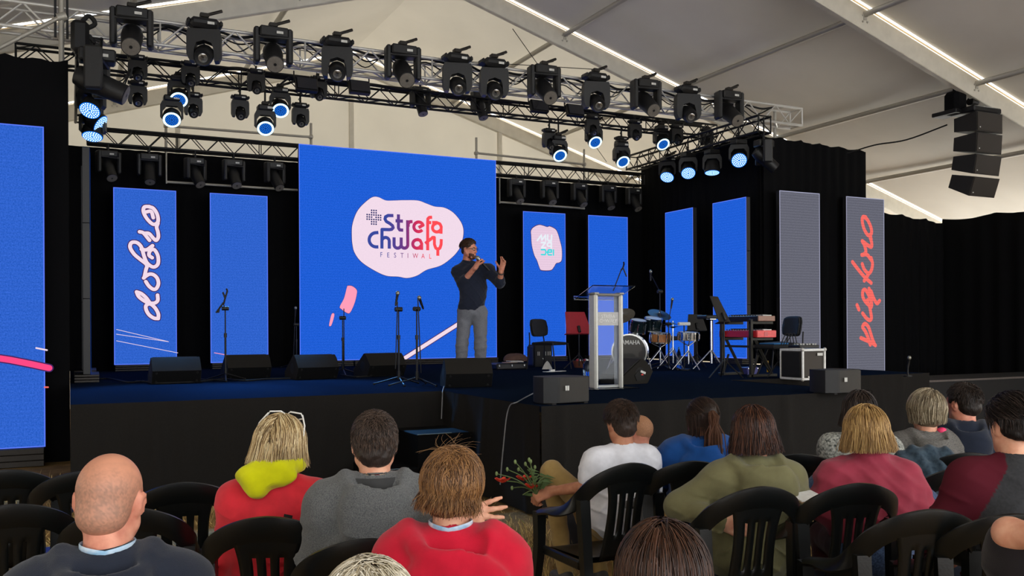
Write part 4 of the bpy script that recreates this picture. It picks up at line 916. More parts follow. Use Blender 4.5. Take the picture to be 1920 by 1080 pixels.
MB().box((-s/2-.004, s*.5, s*.5), (.012, s*.8, s*.8)).build('open_side', rubber, rc)
t = thing('mixer', 'small dark mixing desk with knobs lying on the road case', 'mixer', (rc.location.x-.03, rc.location.y+.15, HS+s+.012)); MB().box((0, 0, .02), (.34, .22, .04), bev=.008).build('case', blk_plast, t)
for k in range(24): MB().cyl((-.14+.035*(k % 9), -.07+.06*(k//9), .04), (-.14+.035*(k % 9), -.07+.06*(k//9), .058), .009, n=8).build('knob', label_w if k % 3 else gry_plast, t)
for k in range(3): cable('%s black cable looping up from the small mixer' % ('left', 'middle', 'right')[k], [t.location+Vector(p) for p in ((-.14+.05*k, .08, .055), (-.15+.05*k, .1, .16), (-.18+.06*k, .12, .19), (-.22+.05*k, .14, .12), (-.24+.04*k, .16, .03))], .006)
t = thing('flat_case', 'flat black instrument case with silver latches lying right of the speaking man', 'case', deck(961, 693), R(4)); MB().box((0, .15, .055), (.62, .32, .11), bev=.02).build('shell', mat('case_black', (22, 23, 30), .45), t)
for x in (-.26, -.02, .22): MB().box((x, -.016, .07), (.03, .014, .04), bev=.004).build('latch', chrome, t)
t0_ = t.location
t = thing('papers', 'loose white papers and leaflets on the flat black case', 'papers', (t0_.x+.05, t0_.y+.12, t0_.z+.112))
for k, (x, y, a) in enumerate(((-.05, 0, .2), (.08, .02, -.3), (.18, .0, .5), (.0, -.06, .1))): MB().box((x, y, .006+.008*k), (.22, .15, .007), Matrix.Rotation(a, 4, 'Z')).build('sheet', white_p if k % 2 else mat('pink_sheet', (225, 190, 180), .6), t)
bag = MB().grid(lambda a, b: ((.23*math.cos(2*PI*a))*math.cos(b*PI/2)**.6, .12*math.sin(2*PI*a)*math.cos(b*PI/2)**.6, .11*math.sin(b*PI/2)+.012*math.sin(a*19)), 24, 8).build('soft_bag', mat('brown_cloth', (84, 60, 52), .85), loc=(t0_.x+.16, t0_.y+.2, t0_.z+.146)); tag(bag, 'slumped brown cloth bag lying on the papers', 'bag')
t = thing('guitar_amplifier', 'black amplifier box with white slots behind the padded chair', 'amplifier', deck(1019, 688), R(2)); MB().box((0, .12, .2), (.36, .26, .40), bev=.015).build('cabinet', mat('amp_black', (24, 24, 28), .6), t)
for x in (-.12, -.09, .04, .09, .13): MB().box((x, -.013, .24), (.012, .006, .07)).build('slot', label_w, t)
MB().prism([(-.025, 0), (0, -.03), (.025, 0)], .006, Matrix.Translation((-.01, -.012, .16)) @ UPRIGHT).build('emblem', label_w, t); MB().box((-.2, .12, .2), (.03, .2, .34), bev=.01).build('side_panel', mat('amp_blue', (16, 34, 80), .6), t)
wb = MB().grid(lambda a, b: ((.10+.02*math.sin(a*25))*math.cos(2*PI*a)*(1-b)**.7, .07*math.sin(2*PI*a)*(1-b)**.7, .14*b), 20, 6).build('plastic_bag', mat('crumpled_white', (190, 188, 184), .6, bump=.5, scale=25), loc=deck(1026, 692)); tag(wb, 'crumpled white bag under the padded chair', 'bag')
t = thing('papers', 'white sheets lying on the carpet in front of the padded chair', 'papers', deck(1040, 697))
for x, y, a in ((-.12, 0, .2), (.03, .03, -.2), (.15, .0, .4)): MB().box((x, y, .005), (.17, .1, .008), Matrix.Rotation(a, 4, 'Z')).build('sheet', white_p, t)
MB().box((-.02, .05, .02), (.08, .05, .03)).build('small_box', white_p, t)
t = thing('pedal_board', 'small violet effects box on the floor under the keyboards', 'effects box', deck(1405, 702), R(4)); MB().box((0, 0, .055), (.22, .14, .11), bev=.01).build('case', mat('violet_case', (70, 70, 140), .5), t)
for x in (-.09, .09): MB().cyl((x, -.074, .09), (x, -.082, .09), .009, n=8).build('knob', chrome, t)
t = thing('fruit_basket', 'round basket with red and white odds and ends by the red music stand', 'basket', deck(1091, 689)); MB().lathe([(.13, 0), (.16, .09), (.165, .12), (.15, .12), (.12, .02)], 20).build('basket', mat('wicker', (120, 66, 40), .7, bump=.5, scale=60), t)
for k in range(6): MB().ball((.08*math.cos(k), .08*math.sin(k), .12), .035, 10, 6).build('item', (white_p, mat('item_red', (170, 40, 44), .5))[k % 2], t)
t = thing('water_jug', 'clear plastic jug on the carpet beside the lectern', 'jug', deck(1101, 705)); MB().lathe([(.05, 0), (.06, .02), (.06, .16), (.04, .2), (.02, .22)], 16).build('body', glass('pet_bottle'), t); MB().cyl((0, 0, .22), (0, 0, .24), .02, n=10).build('cap', white_p, t)
for k, P in enumerate((((255, 716), (285, 718), (300, 720), (372, 717), (400, 714), (425, 716)), ((372, 712), (395, 714), (420, 712), (460, 715), (500, 712), (545, 711)), ((640, 704), (665, 708), (690, 707), (705, 706)), ((150, 716), (200, 711), (240, 718), (270, 716)))):
    cable('black cable snaking over the carpet, ' + ('between the first two floor monitors', 'in front of the second floor monitor', 'between the third and fourth floor monitors', 'at the left stage corner')[k], [deck(u, v)+Vector((0, 0, .012)) for u, v in P], .011)
cable('thin grey cable hanging down over the stage edge from the left front fill speaker', [deck(1012, 735)+Vector((0, -.02, .03)), Vector((3.72, 7.5, HS+.012)), Vector((3.64, 7.55, HS-.06)), Vector((3.62, 7.62, .45)), Vector((3.6, 7.65, .1))], .006, mat('grey_cable', (130, 130, 132), .5))
cable('thin pale cable hanging down the inner corner of the stage skirt', [deck(834, 722)+Vector((0, 0, .01)), Vector((3.66, SF-.06, HS+.012)), Vector((3.64, SF-.1, HS-.05)), Vector((3.62, SF-.12, .58))], .006, mat('grey_cable', (130, 130, 132)))
# low platform edge past the right end of the stage
t = thing('side_platform', 'low dark platform with a pale edge beyond the right end of the stage', 'platform', (14.6, 10.4, GZ)); MB().box((0, .6, .39), (5.0, 1.2, .78), bev=.01).build('box', mat('platform_dark', (26, 25, 25), .8), t); MB().box((0, -.01, .775), (5.0, .03, .03)).build('edge_strip', mat('platform_edge', (96, 88, 84), .6), t)
# ------------------------------------------------------------------ figures: smooth distance-field modelling
A3 = lambda *p: np.array(p, float)
def nrm(v): v = np.asarray(v, float); return v/max(np.linalg.norm(v), 1e-9)
def cone(a, b, ra, rb):
    a, b = np.asarray(a, float), np.asarray(b, float); ab = b-a; L2 = max(ab@ab, 1e-12)
    def f(P):
        q = P-a; t = np.clip((q@ab)/L2, 0, 1); q = q-t[:, None]*ab; return np.sqrt((q*q).sum(1))-(ra+(rb-ra)*t)
    return f
def ell(c, r, M=None):
    c, r = np.asarray(c, float), np.asarray(r, float)
    def f(P):
        q = P-c
        if M is not None: q = q@M
        u = q/r; k0 = np.sqrt((u*u).sum(1)); u = u/r; k1 = np.sqrt((u*u).sum(1)); return k0*(k0-1)/np.maximum(k1, 1e-6)
    return f
def rbox(c, h, rad, M=None):
    c, h = np.asarray(c, float), np.asarray(h, float)-rad
    def f(P):
        q = P-c
        if M is not None: q = q@M
        q = np.abs(q)-h; return np.sqrt((np.maximum(q, 0)**2).sum(1))+np.minimum(q.max(1), 0)-rad
    return f
def plane(c, n):
    c, n = np.asarray(c, float), nrm(n)
    return lambda P: (P-c)@n
def path(pts, rs, k=.01):
    pts = [np.asarray(p, float) for p in pts]; rs = rs if isinstance(rs, (list, tuple)) else [rs]*len(pts)
    fs = [cone(pts[i], pts[i+1], rs[i], rs[i+1]) for i in range(len(pts)-1)]
    def f(P):
        d = fs[0](P)
        for g in fs[1:]: d = np.minimum(d, g(P))
        return d
    return f
def smin(a, b, k):
    if k <= 0: return np.minimum(a, b)
    h = np.maximum(k-np.abs(a-b), 0)/k; return np.minimum(a, b)-h*h*k*.25
def waves(P, s):
    x, y, z = P[:, 0]*s, P[:, 1]*s, P[:, 2]*s
    return (np.sin(x*1.7+2.1*np.sin(z*.9+y*.7))+np.sin(z*2.3+1.7*np.sin(x*1.1-y*1.3)+1.)+np.sin((x+y)*1.3-z*1.9+1.4*np.sin(y*1.9)))/3
def sdf_mesh(ops, h, lo, hi, disp=None):
    """ops: (mode, k, fn), mode + union, - cut, & keep inside; sparse sampling, then surface nets"""
    lo, hi = np.asarray(lo, float), np.asarray(hi, float); C = 4
    nc = np.ceil((hi-lo)/(h*C)).astype(int)+1; H = h*C
    ci = np.stack(np.meshgrid(*[np.arange(n) for n in nc], indexing='ij'), -1).reshape(-1, 3); cc = lo+(ci+.5)*H
    ds = []; D = np.full(len(cc), 9.)
    for (m, k, f) in ops:
        d = f(cc); ds.append(d)
        D = smin(D, d, k) if m == '+' else (-smin(-D, d, k) if m == '-' else -smin(-D, -d, k))
    act = np.abs(D) < H*1.75+.012
    ai = ci[act]; o = (np.stack(np.meshgrid(*[np.arange(C)]*3, indexing='ij'), -1).reshape(-1, 3))
    FI = (ai[:, None, :]*C+o[None]); P = lo+FI*h; n = len(ai); V = np.full((n, C**3), 9.)
    for (m, k, f), d in zip(ops, ds):
        da = d[act]; lim = H*1.75+.012+k+.03
        sel = np.where(da < lim)[0] if m in '+-' else np.where(da > -lim)[0]
        if not len(sel): continue
        v = f(P[sel].reshape(-1, 3)).reshape(len(sel), -1); w = V[sel]
        V[sel] = smin(w, v, k) if m == '+' else (-smin(-w, v, k) if m == '-' else -smin(-w, -v, k))
    if disp is not None: V = V+disp(P.reshape(-1, 3)).reshape(n, -1)
    G = np.repeat(np.repeat(np.repeat(np.where(D.reshape(nc) < 0, -9., 9.), C, 0), C, 1), C, 2).astype(np.float32)
    G[FI[..., 0], FI[..., 1], FI[..., 2]] = V
    G[0] = G[-1] = 9; G[:, 0] = G[:, -1] = 9; G[:, :, 0] = G[:, :, -1] = 9
    S = G < 0; sh = S.shape; a = S[:-1, :-1, :-1]; allv = a.copy(); anyv = a.copy()
    for dx in (0, 1):
        for dy in (0, 1):
            for dz in (0, 1):
                q = S[dx:sh[0]-1+dx, dy:sh[1]-1+dy, dz:sh[2]-1+dz]; allv &= q; anyv |= q
    cell = anyv & ~allv; idx = np.argwhere(cell); N = len(idx); ID = np.full(cell.shape, -1, np.int32); ID[cell] = np.arange(N)
    cr = [(dx, dy, dz) for dx in (0, 1) for dy in (0, 1) for dz in (0, 1)]
    val = np.stack([G[idx[:, 0]+c[0], idx[:, 1]+c[1], idx[:, 2]+c[2]] for c in cr], 1); val = np.clip(val, -1, 1)
    acc = np.zeros((N, 3)); cnt = np.zeros(N)
    for i in range(8):
        for j in range(i+1, 8):
            e = np.abs(np.array(cr[i])-np.array(cr[j]))
            if e.sum() != 1: continue
            m = (val[:, i] < 0) != (val[:, j] < 0); t = np.where(m, val[:, i]/np.where(m, val[:, i]-val[:, j], 1), 0)
            p = np.array(cr[i])[None]+t[:, None]*(np.array(cr[j])-np.array(cr[i]))[None]; acc += p*m[:, None]; cnt += m
    VV = lo+(idx+acc/np.maximum(cnt, 1)[:, None])*h; Q = []
    for ax in range(3):
        b, c = [(1, 2), (2, 0), (0, 1)][ax]; sl0 = [slice(1, n-1) for n in sh]; sl1 = list(sl0); sl0[ax] = slice(0, sh[ax]-1); sl1[ax] = slice(1, sh[ax])
        s0, s1 = S[tuple(sl0)], S[tuple(sl1)]; ch = np.argwhere(s0 != s1); fl = s0[s0 != s1]
        ch = ch+np.array([0 if k == ax else 1 for k in range(3)]); eb = np.eye(3, dtype=int)
        q = [ch-eb[b]-eb[c], ch-eb[c], ch, ch-eb[b]]; q = np.stack([ID[tuple(x.T)] for x in q], 1)
        q[~fl] = q[~fl][:, ::-1]; Q.append(q)
    Q = np.concatenate(Q); Q = Q[(Q >= 0).all(1)]
    return VV, Q
def sdf_obj(name, ops, h, m, parent, pad=.06, disp=None, box=None, label=None):
    lo, hi = box; V, Q = sdf_mesh(ops, h, np.asarray(lo)-pad*.2, np.asarray(hi)+pad*.2, disp)
    me = mesh_np(name, V, np.full(len(Q), 4), Q.ravel()); me.materials.append(m); me.polygons.foreach_set('use_smooth', np.ones(len(Q), bool))
    o = bpy.data.objects.new(name, me)
    if label: o['label'] = label
    return place(o, parent)
def rotm(yaw=0, pitch=0, roll=0):
    """columns: local axes of a head turned left by yaw, chin up by pitch, tipped by roll (degrees)"""
    return np.array((Matrix.Rotation(R(yaw), 3, 'Z') @ Matrix.Rotation(R(pitch), 3, 'X') @ Matrix.Rotation(R(roll), 3, 'Y')))

def hand_ops(w, f, n, t, curl=(.5, .6, .4), spread=.05, s=1., thumb=(.6, .75, .25), fan=None):
    """palm, four unequal fingers and a thumb; w wrist, f along the fingers, n out of the palm, t to the thumb side"""
    f, n = nrm(f), np.asarray(n, float); n = nrm(n-f*(n@f)); tt = np.cross(f, n); t = tt if tt@np.asarray(t, float) > 0 else -tt
    M = np.stack([t, f, n], 1); O = [('+', .012, rbox(w+f*.048*s, (.040*s, .05*s, .015*s), .013*s, M)), ('+', .02, cone(w-f*.03*s, w+f*.02*s, .026*s, .028*s))]
    Ls = ((.043, .027, .022), (.048, .030, .023), (.045, .028, .022), (.035, .022, .019))
    for i in range(4):
        c = fan[i] if fan else curl; b = w+f*(.092-.005*abs(i-1))*s+t*(.030-.0205*i)*s; a = 0.; d0 = nrm(f+t*(1.5-i)*spread)
        r = (.0098, .0105, .0100, .0088)[i]*s
        for j in range(3):
            a += c[j]; d = d0*math.cos(a)+n*math.sin(a); e = b+d*Ls[i][j]*s; O.append(('+', .006 if j else .012, cone(b, e, r*(1-.09*j), r*(1-.09*(j+1))))); b = e
    b = w+f*.022*s+t*.030*s; d = nrm(f*thumb[0]+t*thumb[1]+n*thumb[2])
    for j, L_ in enumerate((.046, .036, .028)):
        e = b+d*L_*s; O.append(('+', .014 if j == 0 else .006, cone(b, e, (.0165, .0128, .0118)[j]*s, (.0128, .0118, .0098)[j]*s))); b = e; d = nrm(d+f*.32+n*.12)
    return O
def head_ops(c, M, s=1., beard=False, ear=1.):
    def W(x, y, z): return c+M@(np.array((x, y, z), float)*s)
    S3 = lambda *r: np.array(r)*s
    O = [('+', 0, ell(W(0, -.014, .030), S3(.077, .100, .090), M)), ('+', .05, ell(W(0, .030, -.038), S3(.060, .066, .080), M)), ('+', .03, ell(W(0, .060, -.094), S3(.030, .026, .022), M)),
         ('+', .03, cone(W(-.052, .01, -.06), W(-.02, .06, -.095), .022*s, .018*s)), ('+', .03, cone(W(.052, .01, -.06), W(.02, .06, -.095), .022*s, .018*s)),
         ('+', .02, cone(W(-.036, .078, .026), W(.036, .078, .026), .014*s, .014*s)),
         ('-', .018, ell(W(-.031, .100, .002), S3(.017, .016, .012), M)), ('-', .018, ell(W(.031, .100, .002), S3(.017, .016, .012), M)),
         ('+', .012, cone(W(0, .092, .012), W(0, .112, -.032), .007*s, .012*s)), ('+', .008, cone(W(-.011, .100, -.036), W(.011, .100, -.036), .008*s, .008*s)),
         ('+', .010, cone(W(-.020, .086, -.066), W(.020, .086, -.066), .008*s, .008*s)), ('+', .006, cone(W(-.016, .087, -.076), W(.016, .087, -.076), .008*s, .008*s)), ('-', .004, cone(W(-.020, .097, -.0705), W(.020, .097, -.0705), .0025*s, .0025*s))]
    for sg in (-1, 1):
        Me = M@rotm(sg*-24, 0, sg*8); O += [('+', .008, ell(W(sg*.082, -.010, -.008), S3(.009*ear, .020*ear, .033*ear), Me)), ('-', .005, ell(W(sg*.092, -.004, -.004), S3(.006, .010, .018), Me)), ('+', .006, cone(W(sg*.083, -.024, .012), W(sg*.086, -.022, -.02), .005*s, .004*s))]
    return O, W

def hair_strands(name, parent, c, M, s, n, L, cols, off=.014, crown=(0, -.045, .10), r=.0017, steps=9, region=None, fall=1., inward=.25, wav=.0, back=0., part=0., seed=0, lift=0., skull=(.080, .103, .092), flare=0., jit=.12, lens=(.75, 1.1), yoff=-.014, cut=None, on_z0=.04):
    """tapered strands that leave the crown, follow the skull and hang; all in one mesh, coloured strand by strand"""
    rg = np.random.RandomState(seed); cr = np.array(crown); cr = cr/np.linalg.norm(cr)
    u = rg.randn(n*5, 3); u /= np.linalg.norm(u, axis=1)[:, None]; keep = region(u) if region else (u[:, 2] > -.1); u = u[keep][:n]; n = len(u)
    E = np.array(skull); cen = np.array((0, yoff, .030)); lay = 1+rg.rand(n, 1)*.09*(off/.014); p = u*(E+off)*lay
    Ln = L*(lens[0]+(lens[1]-lens[0])*rg.rand(n, 1)); ds = Ln/(steps-1); pts = [p]; ph = rg.rand(n, 1)*6.28; jt = rg.randn(n, 3)*jit
    for i in range(1, steps):
        q = p/(E+off)/lay; nn = q/(E+off); nn /= np.linalg.norm(nn, axis=1)[:, None]
        away = p/np.linalg.norm(p, axis=1)[:, None]-cr; 
        if part: away = away+np.sign(u[:, :1])*np.array([[part, 0, 0]])
        d = away*1.0+np.array([[0, back, -fall*(.35+.9*i/steps)]])+jt
        on = (nn[:, 2:3] > on_z0)
        t = d-nn*(d*nn).sum(1, keepdims=True); t /= np.maximum(np.linalg.norm(t, axis=1)[:, None], 1e-6)
        hg = np.concatenate([-p[:, :2]*inward*4+u[:, :2]*flare, np.full((n, 1), -1.)], 1)+jt*.6; hg /= np.linalg.norm(hg, axis=1)[:, None]
        d = np.where(on, t, hg); p = p+d*ds
        if wav: p = p+np.concatenate([np.sin(ph+i*1.1), np.cos(ph*1.3+i*.9), np.zeros_like(ph)], 1)*wav
        ra = np.linalg.norm(p/(E+off)/lay, axis=1)[:, None]; p = np.where(on, p/ra*(1+lift*i/steps), p)
        pts.append(p)
    T = np.stack(pts, 1)
    if cut is not None:                                             # trim every strand at its own level and resample it
        zc = cut+rg.rand(n)*.032-.010; below = T[:, :, 2] < zc[:, None]; has = below.any(1); ix = np.where(has, below.argmax(1), steps-1); ix = np.maximum(ix, 1)
        z0 = T[np.arange(n), ix-1, 2]; z1 = T[np.arange(n), ix, 2]; fi = np.where(has, ix-1+np.clip((z0-zc)/np.maximum(z0-z1, 1e-6), 0, 1), steps-1.)
        q = np.linspace(0, 1, steps)[None]*fi[:, None]; a = np.minimum(q.astype(int), steps-2); f_ = (q-a)[..., None]; ar = np.arange(n)[:, None]; T = T[ar, a]*(1-f_)+T[ar, a+1]*f_
    X = (T+cen)*s; X = X@M.T+np.asarray(c)
    tg = np.gradient(X, axis=1); tg /= np.maximum(np.linalg.norm(tg, axis=2)[..., None], 1e-9); ref = np.array([.31, .52, .8]); sd = np.cross(tg, ref); sd /= np.maximum(np.linalg.norm(sd, axis=2)[..., None], 1e-9); up = np.cross(tg, sd)
    rad = (r*s*(.7+.6*rg.rand(n, 1, 1)))*(np.linspace(1, .25, steps)[None, :, None]**.6)
    V = np.stack([X+rad*(sd*math.cos(a)+up*math.sin(a)) for a in (0, 2.094, 4.189)], 2).reshape(-1, 3)
    b = (np.arange(n)*steps*3)[:, None, None]+(np.arange(steps-1)*3)[None, :, None]+np.arange(3)[None, None, :]; b2 = (np.arange(n)*steps*3)[:, None, None]+(np.arange(steps-1)*3)[None, :, None]+((np.arange(3)+1) % 3)[None, None, :]
    F = np.stack([b, b2, b2+3, b+3], -1).reshape(-1, 4); me = mesh_np(name, V, np.full(len(F), 4), F.ravel()); me.polygons.foreach_set('use_smooth', np.ones(len(F), bool))
    C_ = np.array([lin(k) for k in cols]); w_ = rg.rand(n)*(len(cols)-1); i0 = np.minimum(w_.astype(int), len(cols)-2) if len(cols) > 1 else np.zeros(n, int); fr = (w_-i0)[:, None]
    c0 = C_[i0]*(1-fr)+C_[np.minimum(i0+1, len(cols)-1)]*fr
    ca = me.color_attributes.new('Col', 'FLOAT_COLOR', 'POINT'); ca.data.foreach_set('color', np.repeat(c0, steps*3, 0).astype(np.float32).ravel()); me.materials.append(colattr('hair_strand', .42, .35))
    return place(bpy.data.objects.new(name, me), parent)
def skin_mat(name, c, c2): 
    m = mat(name, c, .55, var=.06, scale=22, c2=c2, bump=.06, bscale=350, spec=.35); p = m.node_tree.nodes['Principled BSDF']; p.inputs['Subsurface Weight'].default_value = .12; p.inputs['Subsurface Radius'].default_value = (.01, .004, .002); return m
skin_a = skin_mat('skin_fair', (226, 172, 142), (205, 140, 112)); skin_b = skin_mat('skin_tan', (196, 136, 104), (170, 108, 80)); skin_c = skin_mat('skin_rosy', (222, 156, 130), (190, 116, 94))
def cloth(name, c, bump=.25, heather=None, scale=380, rough=.88): return mat(name, c, rough, spec=.15, var=.12, scale=scale if heather else 14, c2=heather, bump=bump, bscale=420, sheen=.15)
eye_w = mat('eye_white', (225, 222, 218), .2); eye_d = mat('eye_dark', (40, 30, 26), .15)
def eyes(c, W, s, parent, M):
    for sg in (-1, 1):
        e = MB().ball(tuple(W(sg*.031, .082, .004)), .0125*s, 12, 8); e.ball(tuple(W(sg*.031, .0915, .004)), .0058*s, 10, 6, 1); e.build('eye', [eye_w, eye_d], parent)
class Fig: pass
def person(label, px, d, face, top, hair=None, z_seat=.44, skin=None, turn=(0, 0, 0), lean=(0, .05), w=1., arms=(None, None), legs=True, trouser=None, hs=1., off=.014, hood=None, sleeve='long', neck=True, hands=True, fold=.008, tail=None, shoe=None, h_body=.0065, h_top=.0085, waist=None, shz=.205, name='person', arm_r=1., knees=None, collar=None, hem=None, paint=None, shw=.148, nkz=.150):
    """seated figure; px is where the middle of the head falls, d its distance, face the compass turn of the body"""
    face = face-26+math.degrees(math.atan((CX-px[0])/F_PX)); F = Fig(); hp = at(px[0], px[1], d); Rz = Matrix.Rotation(R(face), 3, 'Z'); lx, ly = lean
    base = hp-Rz @ Vector((lx, ly, 0)); base.z = GZ; t = thing(name, label, 'person', base, R(face)); F.t = t
    Ri = Rz.inverted(); F.loc = lambda u, v, dd: np.array(Ri @ (at(u, v, dd)-base))
    zh = hp.z-GZ; c = A3(lx, ly, zh); M = rotm(*turn); zs = zh-shz*hs; zp = z_seat+.09
    ch = A3(lx*.75, ly*.6-.01, zs-.12); be = A3(lx*.4, ly*.25-.01, (zs+zp)/2-.05); pe = A3(0, -.02, zp)
    shw = shw*w; shl = [A3(lx*.85+sg*shw, ly*.75-.015, zs-.02) for sg in (-1, 1)]; nb = A3(lx*.92, ly*.85-.035, zh-nkz*hs)
    Hb = zs-zp
    def torso(o):
        return [('+', 0, ell(ch, (.160*w+o, .105*w+o, .19+o))), ('+', .08, ell(be, (.150*w+o, .112*w+o, max(.14, Hb*.42)+o))), ('+', .08, ell(pe, (.172*w+o, .135*w+o, .12+o))),
                ('+', .06, cone(shl[0], shl[1], .060*w+o, .060*w+o)), ('+', .05, cone(nb-A3(0, 0, .05), nb+A3(0, 0, .0), .070*w+o*.5, .052+o*.5)), ('+', .05, cone(nb-A3(0, 0, .045), shl[0], .052*w+o*.8, .056*w+o)), ('+', .05, cone(nb-A3(0, 0, .045), shl[1], .052*w+o*.8, .056*w+o))]
    A = []
    for k, sg in enumerate((-1, 1)):
        a = dict(arms[k] or {})
        for q_ in ('el', 'wr'):
            if q_+'p' in a: a[q_] = F.loc(*a[q_+'p'])
        el = a.get('el', A3(shl[k][0]+sg*.07, shl[k][1]+.02, zs-.29)); wr = a.get('wr', A3(sg*.09+lx*.3, .25, z_seat+.22)); f = a.get('f', nrm(wr-el)*.8+A3(-sg*.4, .1, -.1)); n_ = a.get('n', A3(0, -.2, -1)); th = a.get('t', A3(-sg, .3, .2))
        A.append((shl[k], np.asarray(el, float), np.asarray(wr, float), f, n_, th, a.get('curl', (.35, .5, .35)), a.get('kw', {})))
    HO, W = head_ops(c, M, hs); F.W, F.M, F.c, F.s = W, M, c, hs
    body = HO+[('+', .035, cone(W(0, -.022, -.045), nb, .050*hs, .056*w))]+[(m, k, f) for m, k, f in torso(-.012)]
    kn = [F.loc(*q) if isinstance(q, tuple) else q for q in knees] if knees else [A3(-.12, .43, z_seat+.07), A3(.12, .43, z_seat+.07)]; hip = [A3(-.09, -.01, zp-.02), A3(.09, -.01, zp-.02)]; an = [A3(-.13, .40, .09), A3(.13, .40, .09)]
    if legs == 'cross': an = [A3(-.16, .45, .09), A3(.06, .40, .09)]
    for (s_, e_, w_, f_, n_, th_, cu, kw) in A:
        body += [('+', .04, cone(s_, e_, .050*w*arm_r-.004, .040*arm_r-.003)), ('+', .02, cone(e_, w_, .041*arm_r-.003, .027*arm_r))]
        if hands: body += hand_ops(w_, f_, n_, th_, cu, **kw)
    if legs: 
        for k in range(2): body += [('+', .04, cone(hip[k], kn[k], .070, .050)), ('+', .03, cone(kn[k], an[k], .050, .034)), ('+', .02, cone(an[k], an[k]+A3(0, .1, -.05), .034, .03))]
    P = [c+.14, c-.14, pe-.2, pe+.2]+[x for a in A for x in (a[0], a[1], a[2]+.13, a[2]-.13)]+([x for k in range(2) for x in (kn[k]+.09, kn[k]-.09, an[k]-.09, an[k]+A3(.05, .16, 0))] if legs else [])
    lo, hi = np.min(P, 0)-.04, np.max(P, 0)+.06
    sk = skin or skin_a; sdf_obj('body', body, h_body, sk, t, box=(lo, hi)); eyes(c, W, hs, t, M)
    # upper garment
    g = []; tz = torso(off)
    for (s_, e_, w_, *_r) in A:
        if sleeve == 'long': wr_ = w_-nrm(w_-e_)*.015; g += [('+', .06, cone(s_, e_, .060*w*arm_r+off, .049*arm_r+off*.8)), ('+', .03, cone(e_, wr_, .049*arm_r+off*.8, .036*arm_r+off*.5))]
        elif sleeve == 'short': m_ = s_+(e_-s_)*.62; g += [('+', .06, cone(s_, m_, .062*w+off, .056+off))]
        elif sleeve == 'rolled': m_ = e_+(w_-e_)*.25; g += [('+', .06, cone(s_, e_, .060*w+off, .050+off)), ('+', .03, cone(e_, m_, .050+off, .050+off))]
        elif sleeve == 'shawl': g += [('+', .10, cone(s_, e_, .075+off, .085+off))]
    sl_, g = g, []
    if hood:
        hz = hood.get('z', 0); hw = hood.get('w', 1.); bk = hood.get('bk', 0.)
        ring = []
        for k in range(17):
            a = 2*PI*k/16; x, y = math.sin(a), -math.cos(a); bkk = max(-y, 0.)**1.5; ring.append(nb+A3(x*.098*hw, y*.095-.012-.032*bkk, .030+.004*abs(x)-.055*max(y, 0)-.062*bkk*hood.get('l', 1.)+hz))
        g.append(('+', .03, path(ring, [.029*hood.get('r', 1.)]*17)))
        g.append(('+', .035, ell(nb+A3(hood.get('x', 0), -.120+bk, -.10+hz), (.120*hw, .066, .105*hood.get('l', 1.)))))
        g.append(('-', .02, ell(nb+A3(hood.get('x', 0), -.098+bk, .020+hz), (.068*hw, .050, .10*hood.get('l', 1.)))))
    g += [(m_, .03 if (i_ == 0 and hood) else k_, f_) for i_, (m_, k_, f_) in enumerate(tz)]+sl_
    g.append(('-', .012, cone(nb-A3(0, -.015, .0), W(0, -.02, -.02), .056*w+.004, .058)))
    if hem is not None: g.append(('&', .01, plane(A3(0, 0, hem), (0, 0, -1))))
    sa = fold; seed_ = len(label)*.37
    def disp(Q):
        lowz = np.clip((ch[2]+.05-Q[:, 2])/.22+.25, 0, 1.1); q = Q+seed_
        m = np.clip(waves(q, 9.)*1.6+.25, 0, 1); m2 = np.clip(waves(q+5., 11.)*1.6, 0, 1)
        r = 1-np.abs(np.sin(q[:, 2]*30+q[:, 0]*14+1.2*np.sin(q[:, 0]*8+q[:, 1]*7))); r2 = 1-np.abs(np.sin(q[:, 2]*24-q[:, 0]*20+1.1*np.sin(q[:, 1]*9+q[:, 2]*5)))
        return -(r**3*m+r2**3*m2)*sa*1.35*(.4+lowz)+waves(q, 13.)*sa*.35
    P = [ch+A3(.2*w, .16, .25), ch-A3(.2*w, .2, .2), pe-A3(.23, .2, .14), pe+.2, nb+.13, nb-A3(.16, .19, .2)]+[x for a in A for x in (a[1]+.1, a[1]-.1, a[2]+.07, a[2]-.07)]
    ob = sdf_obj('top' if not collar else collar, g, h_top, top, t, box=(np.min(P, 0)-.03, np.max(P, 0)+.03), disp=disp)
    if paint:
        co = np.empty(len(ob.data.vertices)*3, np.float32); ob.data.vertices.foreach_get('co', co); ca = ob.data.color_attributes.new('Col', 'FLOAT_COLOR', 'POINT'); ca.data.foreach_set('color', paint(co.reshape(-1, 3), nb, ch).astype(np.float32).ravel())
    if legs:
        tr = [('+', 0, ell(pe, (.185, .150, .125)))]
        for k in range(2): tr += [('+', .06, cone(hip[k], kn[k], .092, .068)), ('+', .03, cone(kn[k], an[k]+A3(0, 0, .03), .066, .052))]
        if not knees: tr.append(('&', .01, plane(A3(0, 0, zp+.1), (0, 0, 1))))
        P = [pe-.2, pe+.2]+[x for k in range(2) for x in (kn[k]+.1, kn[k]-.1, an[k]-.07, an[k]+.07)]
        sdf_obj('trousers', tr, .0105, trouser or jeans, t, box=(np.min(P, 0)-.02, np.max(P, 0)+.03), disp=lambda Q: waves(Q, 21)*.004)
        for k in range(2):
            a = an[k]; sdf_obj('shoe', [('+', 0, rbox(a+A3(0, .055, -.045), (.048, .135, .042), .035)), ('+', .03, ell(a+A3(0, -.01, .0), (.045, .06, .05))), ('&', .004, plane(a+A3(0, 0, -.085), (0, 0, -1)))], .011, shoe or shoe_m, t, box=(a-A3(.09, .15, .12), a+A3(.09, .24, .09)))
    F.nb, F.zs, F.ch, F.shl, F.A = nb, zs, ch, shl, A
